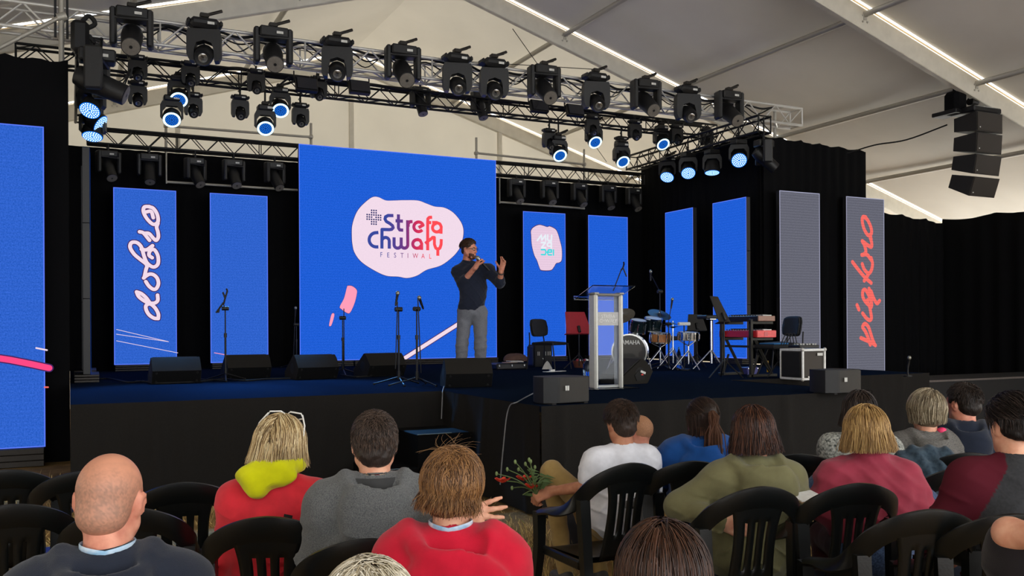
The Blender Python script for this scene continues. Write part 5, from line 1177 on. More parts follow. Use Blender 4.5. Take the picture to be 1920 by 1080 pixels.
    return F
jeans = cloth('jeans', (70, 92, 124), heather=(48, 66, 96)); dark_tr = cloth('dark_trousers', (30, 30, 36)); khaki = cloth('khaki', (150, 116, 66)); maroon_tr = cloth('maroon_trousers', (56, 22, 28)); shoe_m = mat('shoe_dark', (40, 40, 42), .6)
def shell_hair(F, m, off=.012, noise=.004, h=.0055, extra=(), cutf=(0, .125, -.01), cutr=(.082, .085, .075), low=-.05, lown=(0, .35, -1), name='hair', nw=70., top=None):
    """close hair as a shell over the skull, cut away at the face and nape"""
    W, M, s = F.W, F.M, F.s
    O = [('+', 0, ell(W(0, -.014, .030), np.array((.077+off, .100+off, .090+off))*s, M))]
    for e in extra: O.append(('+', .03, ell(W(*e[0]), np.array(e[1])*s, M)))
    O += [('-', .02, ell(W(*cutf), np.array(cutr)*s, M)), ('&', .015, plane(W(0, -.05, low), M@np.array(lown, float)))]
    for sg in (-1, 1): O.append(('-', .012, ell(W(sg*.085, -.006, -.012), np.array((.025, .022, .034))*s, M)))
    if top is not None: O.append(('&', .02, plane(W(0, -.05, top), M@np.array((0, -.45, 1.)))))
    ex = max([.19]+[abs(k) for e in extra for k in (e[0][2]-e[1][2], e[0][1]-e[1][1], e[0][0]+e[1][0])])+.02
    return sdf_obj(name, O, h, m, F.t, box=(F.c-ex*s, F.c+ex*s), disp=(lambda Q: waves(Q, nw)*noise+waves(Q+3., nw*2.1)*noise*.5) if noise else None)
face_free = lambda u: (u[:, 2] > -.45) & ~((u[:, 1] > .45) & (u[:, 2] < .42)) & ~((u[:, 1] > .72) & (u[:, 2] < .55))
# ------------------------------------------------------------------ the audience
hair_m = lambda n, c: mat(n, c, .5, var=.25, scale=90, stretch=(1, 1, .25), bump=.4, bscale=160, spec=.3)
def lanyard(F, m2=None, rr=.064, dz=-.005, label=None):
    pts = [F.nb+A3(math.sin(a)*rr, -math.cos(a)*rr*.95-.004, .022+dz+.012*abs(math.sin(a))+.0*a) for a in [R(x) for x in range(-120, 121, 15)]]
    return MB().tube([tuple(p) for p in pts], .0065, 6, flat=(1.1, .3)).build('lanyard', m2 or lany, F.t, label=label)
lany = mat('lanyard_white', (216, 224, 232), .5, scale=28, c2=(120, 170, 205))
# 1 bald man, navy hoodie
navy = cloth('navy_hoodie', (35, 40, 52), .3)
F = person('bald man in a navy hoodie with a white lanyard, nearest at the left', (207, 938), 2.42, -6, navy, skin=skin_c, turn=(-13, -9, 2), lean=(.01, .10), w=1.1, hood={'w': 1.1, 'l': 1.3}, trouser=jeans, hs=1.02, shz=.215, legs=True, off=.022)
stub = mat('stubble', (178, 122, 96), .6, scale=420, c2=(112, 84, 70), bump=.2)
so = shell_hair(F, colattr('scalp', .5, .35), .0012, .0, .0055, low=-.085, extra=(((0, -.055, -.04), (.062, .058, .05)),))
co = np.empty(len(so.data.vertices)*3, np.float32); so.data.vertices.foreach_get('co', co); co = co.reshape(-1, 3); lq = (co-F.c)@F.M/F.s
k_ = np.clip(.5-(lq[:, 2]-.045+.25*lq[:, 1]+.016*waves(lq, 70.))/.09, 0, 1)*np.clip((lq[:, 2]+.10)/.03, 0, 1)*(.5+.5*np.random.rand(len(lq))); k_ = (k_*.75)[:, None]
ca = so.data.color_attributes.new('Col', 'FLOAT_COLOR', 'POINT'); ca.data.foreach_set('color', (np.array(lin((216, 150, 120)))*(1-k_)+np.array(lin((112, 92, 80)))*k_).astype(np.float32).ravel()); lanyard(F, dz=.016, rr=.068)
# 2 blonde woman in red jacket with yellow hood
redj = cloth('red_jacket', (212, 44, 56), .15, rough=.7); yel = cloth('yellow_hood', (205, 205, 12), .2)
F = person('blonde woman in a red jacket with a yellow hood, sunglasses pushed up on her hair', (526, 842), 3.9, -14, redj, skin=skin_b, hs=1.06, turn=(-6, -5, 4), lean=(.04, .06), w=1.05, arms=(None, {'el': A3(.27, -.03, .74), 'wr': A3(.24, .22, .66)}), trouser=dark_tr, off=.024, fold=.009, shz=.195, nkz=.125)
nb = F.nb
yh = [('+', 0, path([nb+A3(math.sin(a)*.09, -math.cos(a)*.085-.01, .075) for a in [2*PI*k/14 for k in range(15)]], .034)), ('+', .03, ell(nb+A3(-.02, -.105, .045), (.130, .05, .055))), ('+', .04, ell(nb+A3(-.055, -.125, .0), (.05, .035, .05))), ('-', .02, ell(nb+A3(0, -.04, .10), (.07, .05, .07)))]
sdf_obj('hood', yh, .008, yel, F.t, box=(nb-.22, nb+.2), disp=lambda Q: waves(Q, 30)*.005, label='bright yellow hood')
shell_hair(F, hair_m('hair_blond_base', (120, 96, 64)), .012, .003, .0065, extra=(((0, -.03, -.03), (.096, .09, .09)),), cutf=(0, .135, -.06), cutr=(.075, .095, .15), low=-.10)
hair_strands('hair_strands', F.t, F.c, F.M, 1., 2600, .275, [(104, 80, 52), (176, 146, 100), (224, 198, 148), (244, 226, 182)], .020, region=face_free, steps=11, r=.0019, fall=1.1, inward=.02, wav=.0022, part=.5, flare=.16, seed=2, jit=.10, crown=(.01, .02, .10), lens=(.9, 1.1), cut=-.092)
fr = mat('white_frames', (230, 228, 222), .3); sg_ = MB(); W = F.W
for s_ in (-1, 1):
    sg_.tube([tuple(W(s_*.006, .03, .142)), tuple(W(s_*.02, .02, .152)), tuple(W(s_*.066, .02, .148)), tuple(W(s_*.076, .02, .128)), tuple(W(s_*.03, .04, .118)), tuple(W(s_*.006, .04, .13)), tuple(W(s_*.006, .03, .142))], .0035, 6)
    sg_.tube([tuple(W(s_*.072, .02, .142)), tuple(W(s_*.095, -.01, .10)), tuple(W(s_*.100, -.03, .06))], .0035, 6)
sg_.build('sunglasses', fr, F.t, label='white framed sunglasses on her head')
MB().box((0, 0, 0), (.035, .004, .012), Matrix.Translation(tuple(F.ch+A3(.085, -.148, .075))) @ Matrix.Rotation(R(12), 4, 'Y')).build('back_tag', rubber, F.t, label='small dark tag on the jacket')
# 3 dark-haired man in grey hoodie, arm held out to the right
grey = cloth('grey_heather', (112, 113, 112), heather=(74, 76, 78), scale=260)
F = person('dark-haired man in a heather grey hoodie gesturing with his right hand', (702, 832), 3.52, 2, grey, skin=skin_a, turn=(2, -4, 0), lean=(0, .06), w=1.12, hood={'w': 1.15, 'l': 1.35}, arms=({'el': A3(-.225, .06, .78), 'wr': A3(-.15, .28, .68)}, {'elp': (790, 965, 3.45), 'wrp': (852, 966, 3.25), 'f': A3(.95, -.05, .02), 'n': A3(-.1, 1., -.1), 't': A3(0, 0, 1), 'curl': (.12, .15, .1), 'kw': {'spread': .17}}), trouser=jeans, hs=.99, off=.022, fold=.009, shz=.215)
shell_hair(F, hair_m('hair_dark', (44, 34, 29)), .006, .003, .006, low=-.082, extra=(((0, -.06, -.035), (.066, .055, .06)),), cutf=(0, .12, -.03), cutr=(.08, .07, .11))
hair_strands('hair_strands', F.t, F.c, F.M, .99, 3600, .022, [(40, 31, 26), (70, 55, 46), (98, 80, 68)], .007, region=lambda u: (u[:, 2] > -.80) & ~((u[:, 1] > .30) & (u[:, 2] < .42)), steps=4, r=.0015, fall=.3, lift=.06, seed=3, jit=.3, crown=(.0, -.06, .08))
hood3 = cloth('grey_lining', (58, 58, 58)); MB().grid(lambda a, b: tuple(F.nb+A3((a-.5)*.15*(1-.5*b), -.072-.035*b-.02*math.sin(PI*a), .035-.115*b)), 10, 8).build('hood_lining', hood3, F.t, label='dark grey hood lining')
MB().tube([tuple(F.nb+A3(math.sin(a)*.062, -math.cos(a)*.062-.004, .045)) for a in [R(x) for x in range(-80, 81, 16)]], .003, 6).build('necklace', chrome, F.t)
# 4 boy in red hoodie, tousled brown hair
redh = cloth('red_hoodie', (196, 24, 50), .2)
F = person('boy with tousled brown hair in a bright red hoodie and a lanyard', (848, 918), 2.8, -6, redh, skin=skin_a, turn=(-10, -6, 6), lean=(.0, .08), w=.97, hood={'w': 1.3, 'l': .9, 'r': 1.05, 'x': .03}, trouser=jeans, off=.026, fold=.009, hs=.95, shz=.205)
shell_hair(F, hair_m('hair_brown_base', (86, 58, 36)), .008, .004, .006, extra=(((0, -.055, -.035), (.072, .062, .055)),), low=-.083, cutf=(0, .135, -.04), cutr=(.075, .07, .11), nw=45)
hair_strands('hair_strands', F.t, F.c, F.M, .96, 3000, .10, [(70, 45, 26), (116, 80, 48), (166, 122, 76), (132, 92, 56)], .013, region=face_free, steps=7, r=.0017, fall=.7, seed=4, jit=.42, wav=.004, lift=.05, crown=(-.01, -.03, .09), cut=-.10, on_z0=-.3)
hair_strands('flyaway_strands', F.t, F.c, F.M, .96, 60, .075, [(120, 90, 60), (170, 130, 90)], .014, region=lambda u: (u[:, 2] > .75) & (u[:, 0] < .35), steps=8, r=.0005, fall=-.7, seed=14, jit=.5, lift=.45)
hair_strands('nape_strands', F.t, F.c, F.M, .96, 500, .05, [(62, 40, 26), (96, 64, 40)], .004, region=lambda u: (u[:, 1] < -.3) & (u[:, 2] < -.3) & (u[:, 2] > -.85), steps=4, r=.0016, seed=15, skull=(.066, .085, .105), fall=1.4)
lanyard(F, dz=.020, rr=.066)
# 5 top of a white-haired head
F = person('pale-haired person whose crown just shows at the bottom edge', (692, 1172), 2.0, 0, cloth('cream_top', (180, 170, 150)), legs=False, hands=False, turn=(0, -6, 0))
shell_hair(F, hair_m('hair_white_base', (190, 176, 150)), .010, .004, .0065, low=-.1, extra=(((0, -.05, -.03), (.085, .07, .07)),))
hair_strands('hair_strands', F.t, F.c, F.M, 1., 2200, .10, [(170, 156, 128), (215, 204, 180), (238, 230, 212)], .020, region=face_free, steps=7, r=.0018, seed=5, jit=.25, wav=.002)
# 16 top of a brown-haired head
F = person('person with long brown hair whose head rises from the bottom edge, right of centre', (1244, 1094), 2.1, 0, dark_tr, legs=False, hands=False, turn=(0, 0, 0))
shell_hair(F, hair_m('hair_brown2_base', (40, 25, 18)), .012, .003, .0065, low=-.2, extra=(((0, -.03, -.07), (.094, .088, .13)),), cutf=(0, .14, -.06), cutr=(.075, .09, .15))
hair_strands('hair_strands', F.t, F.c, F.M, 1., 2600, .32, [(34, 20, 14), (58, 36, 25), (84, 54, 38)], .020, region=face_free, steps=11, r=.0018, fall=1.0, inward=-.02, seed=6, jit=.06, flare=.12, crown=(0, .0, .1))
# 6 man in white T-shirt, bare arm holding poppies
khaki_l = cloth('khaki_light', (164, 136, 84))
white = cloth('white_tshirt', (222, 222, 228), .15)
F = person('man in a white T-shirt and khaki trousers holding a bunch of poppies', (1164, 793), 5.45, 26, white, skin=skin_b, turn=(2, -6, -4), lean=(.02, .0), w=1.06, sleeve='short', trouser=khaki_l, legs='cross', off=.018, shz=.215, fold=.008,
    knees=[(1034, 884, 5.75), A3(-.06, .46, .58)], arms=({'elp': (1098, 912, 5.35), 'wrp': (1030, 922, 5.5), 'f': A3(-.85, .25, -.35), 'n': A3(.5, .5, -.6), 't': A3(-.2, .4, .8), 'curl': (1.0, 1.2, .8)}, None), hs=1.0, shoe=mat('shoe_grey', (66, 64, 62), .6))
P6 = F
shell_hair(F, hair_m('hair_dark2', (52, 38, 30)), .008, .003, .007, low=-.085, extra=(((0, -.06, -.035), (.064, .053, .055)),), cutf=(0, .12, -.03), cutr=(.08, .07, .11))
hair_strands('hair_strands', F.t, F.c, F.M, 1., 1800, .03, [(38, 28, 22), (74, 54, 42)], .012, region=lambda u: face_free(u) & (u[:, 2] > -.1), steps=4, r=.0017, fall=.2, lift=.12, seed=7, jit=.3)
# 7 small child's head over his shoulder
F = person('small child with fine fair hair behind the shoulder of the man in white', (1198, 810), 5.75, 30, cloth('child_top', (120, 120, 130)), skin=skin_c, turn=(20, 0, 0), w=.66, hs=.86, legs=False, hands=False, z_seat=.62, shz=.18, lean=(0, .02), h_body=.009, h_top=.011)
shell_hair(F, mat('hair_child', (150, 108, 74), .7, scale=200, c2=(186, 132, 98), bump=.3), .004, .002, .008, low=-.07)
# 8 woman with ponytail, blue jersey
blue = cloth('blue_jersey', (22, 72, 138), .3)
F = person('woman with a long brown ponytail in a blue jersey and a lanyard', (1316, 786), 5.6, 6, blue, skin=skin_b, turn=(20, -4, 0), lean=(.0, .03), w=1.1, trouser=mat('red_print', (34, 20, 44), .8, scale=9, c2=(140, 40, 44)), off=.03, fold=.010, hood={'w': 1.2, 'l': .8, 'r': 1.1}, arms=({'el': A3(-.33, .05, .76)}, {'el': A3(.33, .05, .76)}))
shell_hair(F, hair_m('hair_dark3', (36, 25, 20)), .011, .002, .007, low=-.09, extra=(((0, -.11, .05), (.04, .045, .045)),))
hair_strands('hair_strands', F.t, F.c, F.M, 1., 900, .15, [(30, 20, 16), (62, 42, 32)], .012, region=face_free, steps=6, r=.0019, fall=.1, seed=8, crown=(0, .5, .5), back=-.9, jit=.05)
tailp = F.W(.0, -.135, .055); rg = np.random.RandomState(9); mb = MB(); 
for k in range(110):
    j = rg.randn(3)*.012; e = rg.randn(2)*.018; mb.tube([tuple(tailp+j*.4), tuple(tailp+A3(j[0]+.008, -.035+j[1], -.03)), tuple(tailp+A3(e[0]+.012, -.045+e[1]*.6, -.14)), tuple(tailp+A3(e[0]*1.2+.015, -.03+e[1]*.6, -.24-.02*rg.rand())), tuple(tailp+A3(e[0]*.8+.01, -.015, -.29-.03*rg.rand()))], [.004, .005, .005, .0035, .001], 4)
mb.build('ponytail', hair_m('hair_pony', (84, 54, 38)), F.t); lanyard(F, dz=.012)
MB().ball(tuple(F.W(-.088, .0, -.05)), (.006, .006, .02), 8, 6).build('earring', mat('earring_violet', (150, 90, 150), .3, .4), F.t, label='violet drop earring')
# 9 woman with brown hair, olive hoodie, hands behind her back
olive = cloth('olive_hoodie', (110, 106, 74), .25)
F = person('woman with shoulder-length brown hair in an olive hoodie, hand behind her back', (1413, 814), 4.62, 14, olive, skin=skin_a, turn=(-6, -3, -4), lean=(.04, .05), w=1.08, hood={'w': 1.2, 'l': 1.4, 'x': .04}, off=.026, fold=.009, trouser=jeans, shz=.215,
    arms=({'elp': (1272, 948, 4.62), 'wrp': (1352, 978, 4.40), 'f': A3(.9, -.0, -.4), 'n': A3(.1, .95, -.1), 't': A3(.2, 0, 1), 'curl': (.25, .3, .2)}, {'elp': (1488, 925, 4.62), 'wrp': (1462, 965, 4.6), 'f': A3(-.8, -.1, -.5), 'n': A3(0, .9, 0), 't': A3(0, 0, 1)}))
shell_hair(F, hair_m('hair_auburn_base', (40, 22, 16)), .013, .004, .007, low=-.10, extra=(((0, -.03, -.03), (.098, .092, .09)),), cutf=(0, .14, -.06), cutr=(.075, .095, .15))
hair_strands('hair_strands', F.t, F.c, F.M, 1., 2400, .275, [(30, 16, 12), (54, 30, 21), (104, 62, 40)], .020, region=face_free, steps=11, r=.002, fall=1.1, inward=.0, wav=.003, seed=10, jit=.12, flare=.16, cut=-.118, crown=(.0, .0, .1))
# 10 blonde woman in pink shawl
pink = cloth('pink_shawl', (158, 58, 76), .2); speck = cloth('speckled_blue', (82, 104, 138), heather=(38, 52, 80), scale=120)
F = person('blonde woman wrapped in a raspberry pink shawl over a speckled blue blouse', (1624, 814), 4.70, 18, speck, skin=skin_b, turn=(-8, -4, -2), lean=(.0, .06), w=1.05, trouser=maroon_tr, off=.02, hem=.40, arms=({'el': A3(-.31, .10, .78), 'wr': A3(-.20, .30, .70)}, {'el': A3(.30, .06, .76), 'wr': A3(.16, .28, .66)}), shz=.215)
gsh = [('+', 0, ell(F.ch+A3(0, -.01, 0), (.185, .140, .22))), ('+', .08, cone(F.shl[0], F.shl[1], .092, .092)), ('+', .1, cone(F.shl[0], A3(-.22, -.0, .76), .09, .10)), ('+', .1, cone(F.shl[1], A3(.22, .0, .74), .09, .11)), ('+', .1, ell(A3(.0, -.05, .70), (.21, .135, .2))), ('+', .04, cone(F.nb, F.nb+A3(0, 0, .03), .095, .088)), ('-', .02, cone(F.nb+A3(0, .03, 0), F.nb+A3(0, .05, .2), .075, .09)), ('&', .012, plane(A3(0, 0, .53), (.28, 0, -1)))]
sdf_obj('shawl', gsh, .009, pink, F.t, box=(A3(-.42, -.30, .44), A3(.44, .26, F.zs+.2)), disp=lambda Q: waves(Q*A3(1, 1, .7), 24)*.007-np.abs(np.sin((Q[:, 0]*.8+Q[:, 2])*34+np.sin(Q[:, 0]*12)))**4*.006, label='raspberry pink shawl')
shell_hair(F, hair_m('hair_blond2_base', (118, 88, 50)), .013, .004, .0065, low=-.10, extra=(((0, -.03, -.03), (.100, .093, .09)),), cutf=(0, .14, -.06), cutr=(.075, .095, .15))
hair_strands('hair_strands', F.t, F.c, F.M, 1., 2600, .265, [(104, 74, 40), (158, 122, 72), (210, 172, 112), (176, 138, 84)], .022, region=face_free, steps=11, r=.002, fall=1.1, inward=.0, wav=.002, seed=11, jit=.09, flare=.22, cut=-.112, crown=(.0, .0, .1))
# 11 dark-haired woman in a flecked blouse behind her
F = person('dark-haired woman in a flecked black and white blouse behind the pink shawl', (1612, 775), 5.7, 0, mat('flecked', (196, 196, 186), .8, scale=70, c2=(22, 34, 32)), skin=skin_b, lean=(.0, .05), w=1.05, turn=(0, -8, 0), trouser=dark_tr, off=.02)
shell_hair(F, hair_m('hair_dark4', (36, 27, 22)), .014, .003, .008, low=-.11, extra=(((0, -.03, -.03), (.094, .088, .09)),), cutf=(0, .14, -.06), cutr=(.075, .09, .14))
hair_strands('hair_strands', F.t, F.c, F.M, 1., 900, .22, [(30, 22, 18), (66, 50, 40)], .017, region=face_free, steps=9, r=.0022, seed=12, flare=.15, inward=-.02, cut=-.11)
# 12 woman with grey bob
gh = mat('grey_melange', (124, 120, 114), .9, scale=26, stretch=(3, 3, 22), c2=(70, 68, 66), bump=.2)
F = person('woman with a short ash-blonde bob in a grey melange hoodie', (1736, 774), 5.75, 14, gh, skin=skin_a, turn=(12, -3, 0), lean=(.0, .04), w=1.05, hood={'w': 1.0, 'l': 1.1, 'x': .02}, trouser=dark_tr, off=.022)
shell_hair(F, hair_m('hair_ash_base', (110, 96, 76)), .019, .003, .007, low=-.085, extra=(((0, -.04, -.02), (.098, .09, .075)),), cutf=(0, .14, -.04), cutr=(.075, .085, .12))
hair_strands('hair_strands', F.t, F.c, F.M, 1., 1900, .15, [(84, 70, 52), (146, 130, 104), (196, 182, 154)], .022, region=face_free, steps=9, r=.0022, fall=1., inward=.45, seed=13, jit=.1, crown=(.03, -.03, .1), cut=-.09)
MB().ball(tuple(F.nb+A3(.075, -.03, .045)), (.03, .03, .022), 12, 8).build('pink_collar', mat('neon_pink', (236, 60, 110), .6), F.t, label='neon pink collar edge'); MB().prism([(-.02, 0), (0, .02), (.02, 0), (0, -.015)], .003, Matrix.Translation(tuple(F.ch+A3(.0, -.148, .03))) @ UPRIGHT).build('pink_emblem', mat('neon_pink', (236, 60, 110)), F.t)
# 13 man with dark hair, navy hoodie, in profile
F = person('man with short dark hair in a navy hoodie, head turned left in profile', (1806, 757), 5.8, 14, cloth('navy_hoodie2', (30, 36, 50), .25), skin=skin_c, turn=(32, -2, 0), lean=(.0, .05), w=1.2, hood={'w': 1.05, 'l': 1.1}, trouser=dark_tr, off=.022, hs=1.02)
shell_hair(F, hair_m('hair_dark5', (30, 22, 18)), .007, .002, .007, low=-.07, extra=(((0, -.06, -.03), (.064, .053, .05)),), cutf=(0, .12, -.03), cutr=(.08, .07, .11))
hair_strands('hair_strands', F.t, F.c, F.M, 1.02, 1200, .022, [(28, 20, 17), (58, 44, 36)], .008, region=lambda u: face_free(u) & (u[:, 2] > -.1), steps=4, r=.0017, fall=.2, lift=.1, seed=16, jit=.3)
# 14 young man at the right edge, maroon and charcoal top
def raglan(V, nb, ch):
    a = np.abs(V[:, 0]-nb[0]*.9); ln = np.clip(.055+(nb[2]-V[:, 2])*.52, .055, .195); m = (a > ln)[:, None]
    return np.where(m, np.array(lin((84, 24, 36))), np.array(lin((54, 54, 56)))*(.85+.3*np.random.rand(len(V), 1)))
F = person('young man with swept dark hair in a charcoal top with maroon sleeves', (1898, 800), 3.9, 18, colattr('raglan_cloth', .9, .15), skin=skin_a, turn=(16, -6, 0), lean=(.02, .06), w=1.14, trouser=jeans, off=.02, hs=1.0, shz=.215, arms=({'el': A3(-.30, .04, .76), 'wr': A3(-.26, .28, .62)}, None), paint=raglan)
shell_hair(F, hair_m('hair_dark6', (24, 18, 16)), .010, .003, .0065, low=-.05, extra=(((0, .02, .085), (.07, .085, .04)), ((0, -.06, -.03), (.06, .05, .05))), cutf=(0, .13, -.04), cutr=(.08, .07, .11))
hair_strands('hair_strands', F.t, F.c, F.M, 1., 1500, .07, [(20, 15, 13), (40, 30, 26), (66, 52, 46)], .018, region=lambda u: face_free(u) & (u[:, 2] > .1), steps=6, r=.0019, fall=.2, seed=17, jit=.15, crown=(.04, .6, .5), back=-.5, lift=.08)
lanyard(F, dz=.004)
# 15 bare elbow at the right edge
F = person('person cut off by the right picture edge, bare elbow bent outward', (2035, 915), 2.6, 0, cloth('dark_tee', (28, 24, 26)), skin=skin_a, sleeve='short', trouser=dark_tr, legs=False, w=1.1, lean=(0, .05), arms=({'elp': (1893, 1000, 2.6), 'wrp': (1985, 1010, 2.45), 'f': A3(.8, .2, .1)}, None), arm_r=1.15)
# ------------------------------------------------------------------ plastic garden chairs
pl_blk = mat('chair_plastic', (9, 11, 11), .30, spec=.5, var=.1, bump=.04, scale=40)
def make_chair(label):
    t = thing('garden_chair', label, 'chair', (0, 0, 0), 0, 'black plastic garden chairs')
    def sx(b): return .215+.02*b
    MB().grid(lambda a, b: ((2*a-1)*sx(b), -.20+.43*b, .43-.015*math.sin(PI*a)*math.sin(PI*b)-.02*max(0, b-.85)/.15+.012*(1-b)), 12, 12, skip=lambda i, j: i in (3, 5, 6, 8) and 3 <= j <= 8 and False).grid(lambda a, b: ((2*a-1)*sx(b)*.99, -.195+.42*b, .41), 2, 2).build('seat', pl_blk, t)
    rail = [(-.275, .21, .625), (-.285, .08, .655), (-.283, -.06, .678), (-.262, -.18, .738), (-.205, -.258, .832), (-.11, -.296, .885), (0, -.306, .902)]
    rail = rail+[(-x, y, z) for x, y, z in rail[-2::-1]]; P = catmull(rail, 5); n = len(P)
    def w_(i): s = abs(2*i/(n-1)-1); return .030+.022*(1-s)**1.2
    mb = MB(); vs = []
    for i, p in enumerate(P):
        s = 2*i/(n-1)-1; tg = (P[min(i+1, n-1)]-P[max(i-1, 0)]).normalized(); up = Vector((0, -.35, 1)) if abs(s) < .55 else Vector((math.copysign(.25, s)*-1, 0, 1)); f = min(1, max(0, (abs(s)-.45)/.35))
        upv = Vector((0, -.25, 1)).lerp(Vector((math.copysign(1, s)*-.9, 0, .45)), f); upv = (upv-tg*upv.dot(tg)).normalized(); nv = tg.cross(upv).normalized(); ww = w_(i)
        for a, b in ((-1, -.5), (-1, .5), (-.5, 1), (.5, 1), (1, .5), (1, -.5), (.5, -1), (-.5, -1)): vs.append(p+upv*(ww*a)+nv*(.013*b))
    fs = [(i*8+j, i*8+(j+1) % 8, (i+1)*8+(j+1) % 8, (i+1)*8+j) for i in range(n-1) for j in range(8)]+[tuple(range(7, -1, -1)), tuple((n-1)*8+j for j in range(8))]
    mb.add(vs, fs).build('arm_rail', pl_blk, t)
    # splat with three slots, flaring at top and bottom
    def sp(a, b):
        hw = .095+.035*(1-b)**2+.05*b**4; x = (2*a-1)*hw; return (x, -.20-.096*b-.004*(1-(2*a-1)**2), .42+.465*b)
    o = MB().grid(sp, 13, 14, skip=lambda i, j: i in (3, 6, 9) and 4 <= j <= 10).build('backrest', pl_blk, t); solidify(o, .010)
    for s in (-1, 1):
        lg = MB()
        def leg(path_, wd, th):
            q = catmull(path_, 4); vs = []
            for i, p in enumerate(q):
                k = i/(len(q)-1); a = wd*(1-.35*k); b_ = th*(1-.2*k)
                vs += [p+Vector((-a*.5, -b_*.5, 0)), p+Vector((a*.5, -b_*.5, 0)), p+Vector((a*.5, b_*.5, 0)), p+Vector((-a*.5, b_*.5, 0))]
            m_ = len(q); return MB().add(vs, [(i*4+j, i*4+(j+1) % 4, (i+1)*4+(j+1) % 4, (i+1)*4+j) for i in range(m_-1) for j in range(4)]+[(3, 2, 1, 0), tuple((m_-1)*4+j for j in range(4))])
        leg([(s*.278, .20, .63), (s*.272, .215, .42), (s*.285, .24, .2), (s*.295, .25, 0)], .055, .06).build('leg', pl_blk, t, 30)
        leg([(s*.24, -.215, .76), (s*.232, -.235, .42), (s*.25, -.28, .2), (s*.265, -.31, 0)], .06, .055).build('leg', pl_blk, t, 30)
        MB().box((s*.25, 0, .41), (.03, .42, .05), bev=.008).build('side_rail', pl_blk, t)
    return t
CH = [(10, 897, -4, 'black plastic garden chair at the left picture edge, in front of the tall blue screen'),
      (345, 922, -4, 'empty black plastic garden chair beyond the bald man, right of his head'),
      (155, 900, -6, 'black plastic garden chair mostly hidden behind the bald man\'s head'),
      (20, 966, 0, 'black plastic garden chair left of the bald man\'s shoulder'),
      (232, 972, -8, 'black plastic garden chair directly beyond the bald man\'s hood'),
      (500, 990, -10, 'black plastic garden chair holding the woman in the red jacket'),
      (690, 1034, 0, 'black plastic garden chair holding the man in grey'),
      (1180, 884, 34, 'black plastic garden chair holding the man in the white T-shirt'),
      (1300, 880, 16, 'black plastic garden chair holding the woman in blue'),
      (1424, 931, 32, 'black plastic garden chair holding the woman in olive'),
      (1608, 924, 32, 'black plastic garden chair holding the woman in the pink shawl'),
      (1742, 976, 32, 'empty black plastic garden chair in front of the pink shawl, low at the right'),
      (1812, 891, 30, 'empty black plastic garden chair beside the pink shawl and below the denim jacket'),
      (1905, 985, 24, 'black plastic garden chair holding the young man with maroon sleeves'),
      (1737, 858, 18, 'black plastic garden chair under the denim jacket'),
      (1504, 866, 0, 'black plastic garden chair between the olive hoodie and the pink shawl'),
      (1822, 864, 12, 'black plastic garden chair holding the man in navy whose face shows in profile')]
proto = None; CHO = []
for (u, v, rel, lb) in CH:
    hz = CY-math.tan(ROLL)*(u-CX); d = (HC-GZ-.905)*F_PX/(v-hz); fa = R(rel-26)+math.atan((CX-u)/F_PX)
    p = at(u, v, d); p.z = GZ; p += Matrix.Rotation(fa, 3, 'Z') @ Vector((0, .302, 0))
    if proto is None: proto = make_chair(lb); proto.location = p; proto.rotation_euler = (0, 0, fa); CHO.append(proto)
    else: CHO.append(dup(proto, p, fa, lb))
# denim jacket over the chair back
den = cloth('denim', (66, 82, 94), heather=(40, 54, 66), scale=40)
cj = CHO[14]; t = thing('denim_jacket', 'faded denim jacket draped over a chair back', 'jacket', cj.location, cj.rotation_euler.z)
g = [('+', 0, path([A3(-.2, -.28, .83), A3(-.08, -.305, .92), A3(.08, -.305, .92), A3(.2, -.28, .84)], .05)), ('+', .05, rbox(A3(0, -.36, .62), (.22, .035, .27), .03)), ('+', .05, rbox(A3(.0, -.24, .72), (.2, .03, .15), .03)), ('+', .05, cone(A3(-.2, -.35, .78), A3(-.23, -.36, .40), .06, .05)), ('+', .05, cone(A3(.2, -.35, .78), A3(.23, -.34, .45), .06, .05))]
sdf_obj('jacket', g, .011, den, t, box=(A3(-.34, -.46, .28), A3(.34, -.14, .99)), disp=lambda Q: -np.abs(np.sin(Q[:, 0]*34+2*np.sin(Q[:, 2]*7)))**3*.014+waves(Q, 26)*.008)
q = CHO[2].location+Vector((-.02, .02, .425)); t = thing('blue_cloth', 'crumpled blue cloth on a chair seat left of the bald man', 'cloth', q, .3); MB().grid(lambda a, b: (.34*(a-.5), .22*(b-.5), .012+.012*math.sin(a*9)*math.sin(b*7)), 12, 8).build('folds', cloth('royal_blue', (36, 70, 160)), t)
t = thing('teal_bag', 'teal cloth bag on the grass beside the pink shawl', 'bag', at(1665, 965, 4.75)); t.location.z = GZ
sdf_obj('bag', [('+', 0, ell(A3(0, 0, .17), (.15, .12, .18))), ('+', .05, ell(A3(.08, 0, .34), (.08, .07, .12)))], .012, cloth('teal', (24, 110, 122)), t, box=(A3(-.22, -.2, -.03), A3(.22, .2, .52)), disp=lambda Q: waves(Q, 22)*.012)
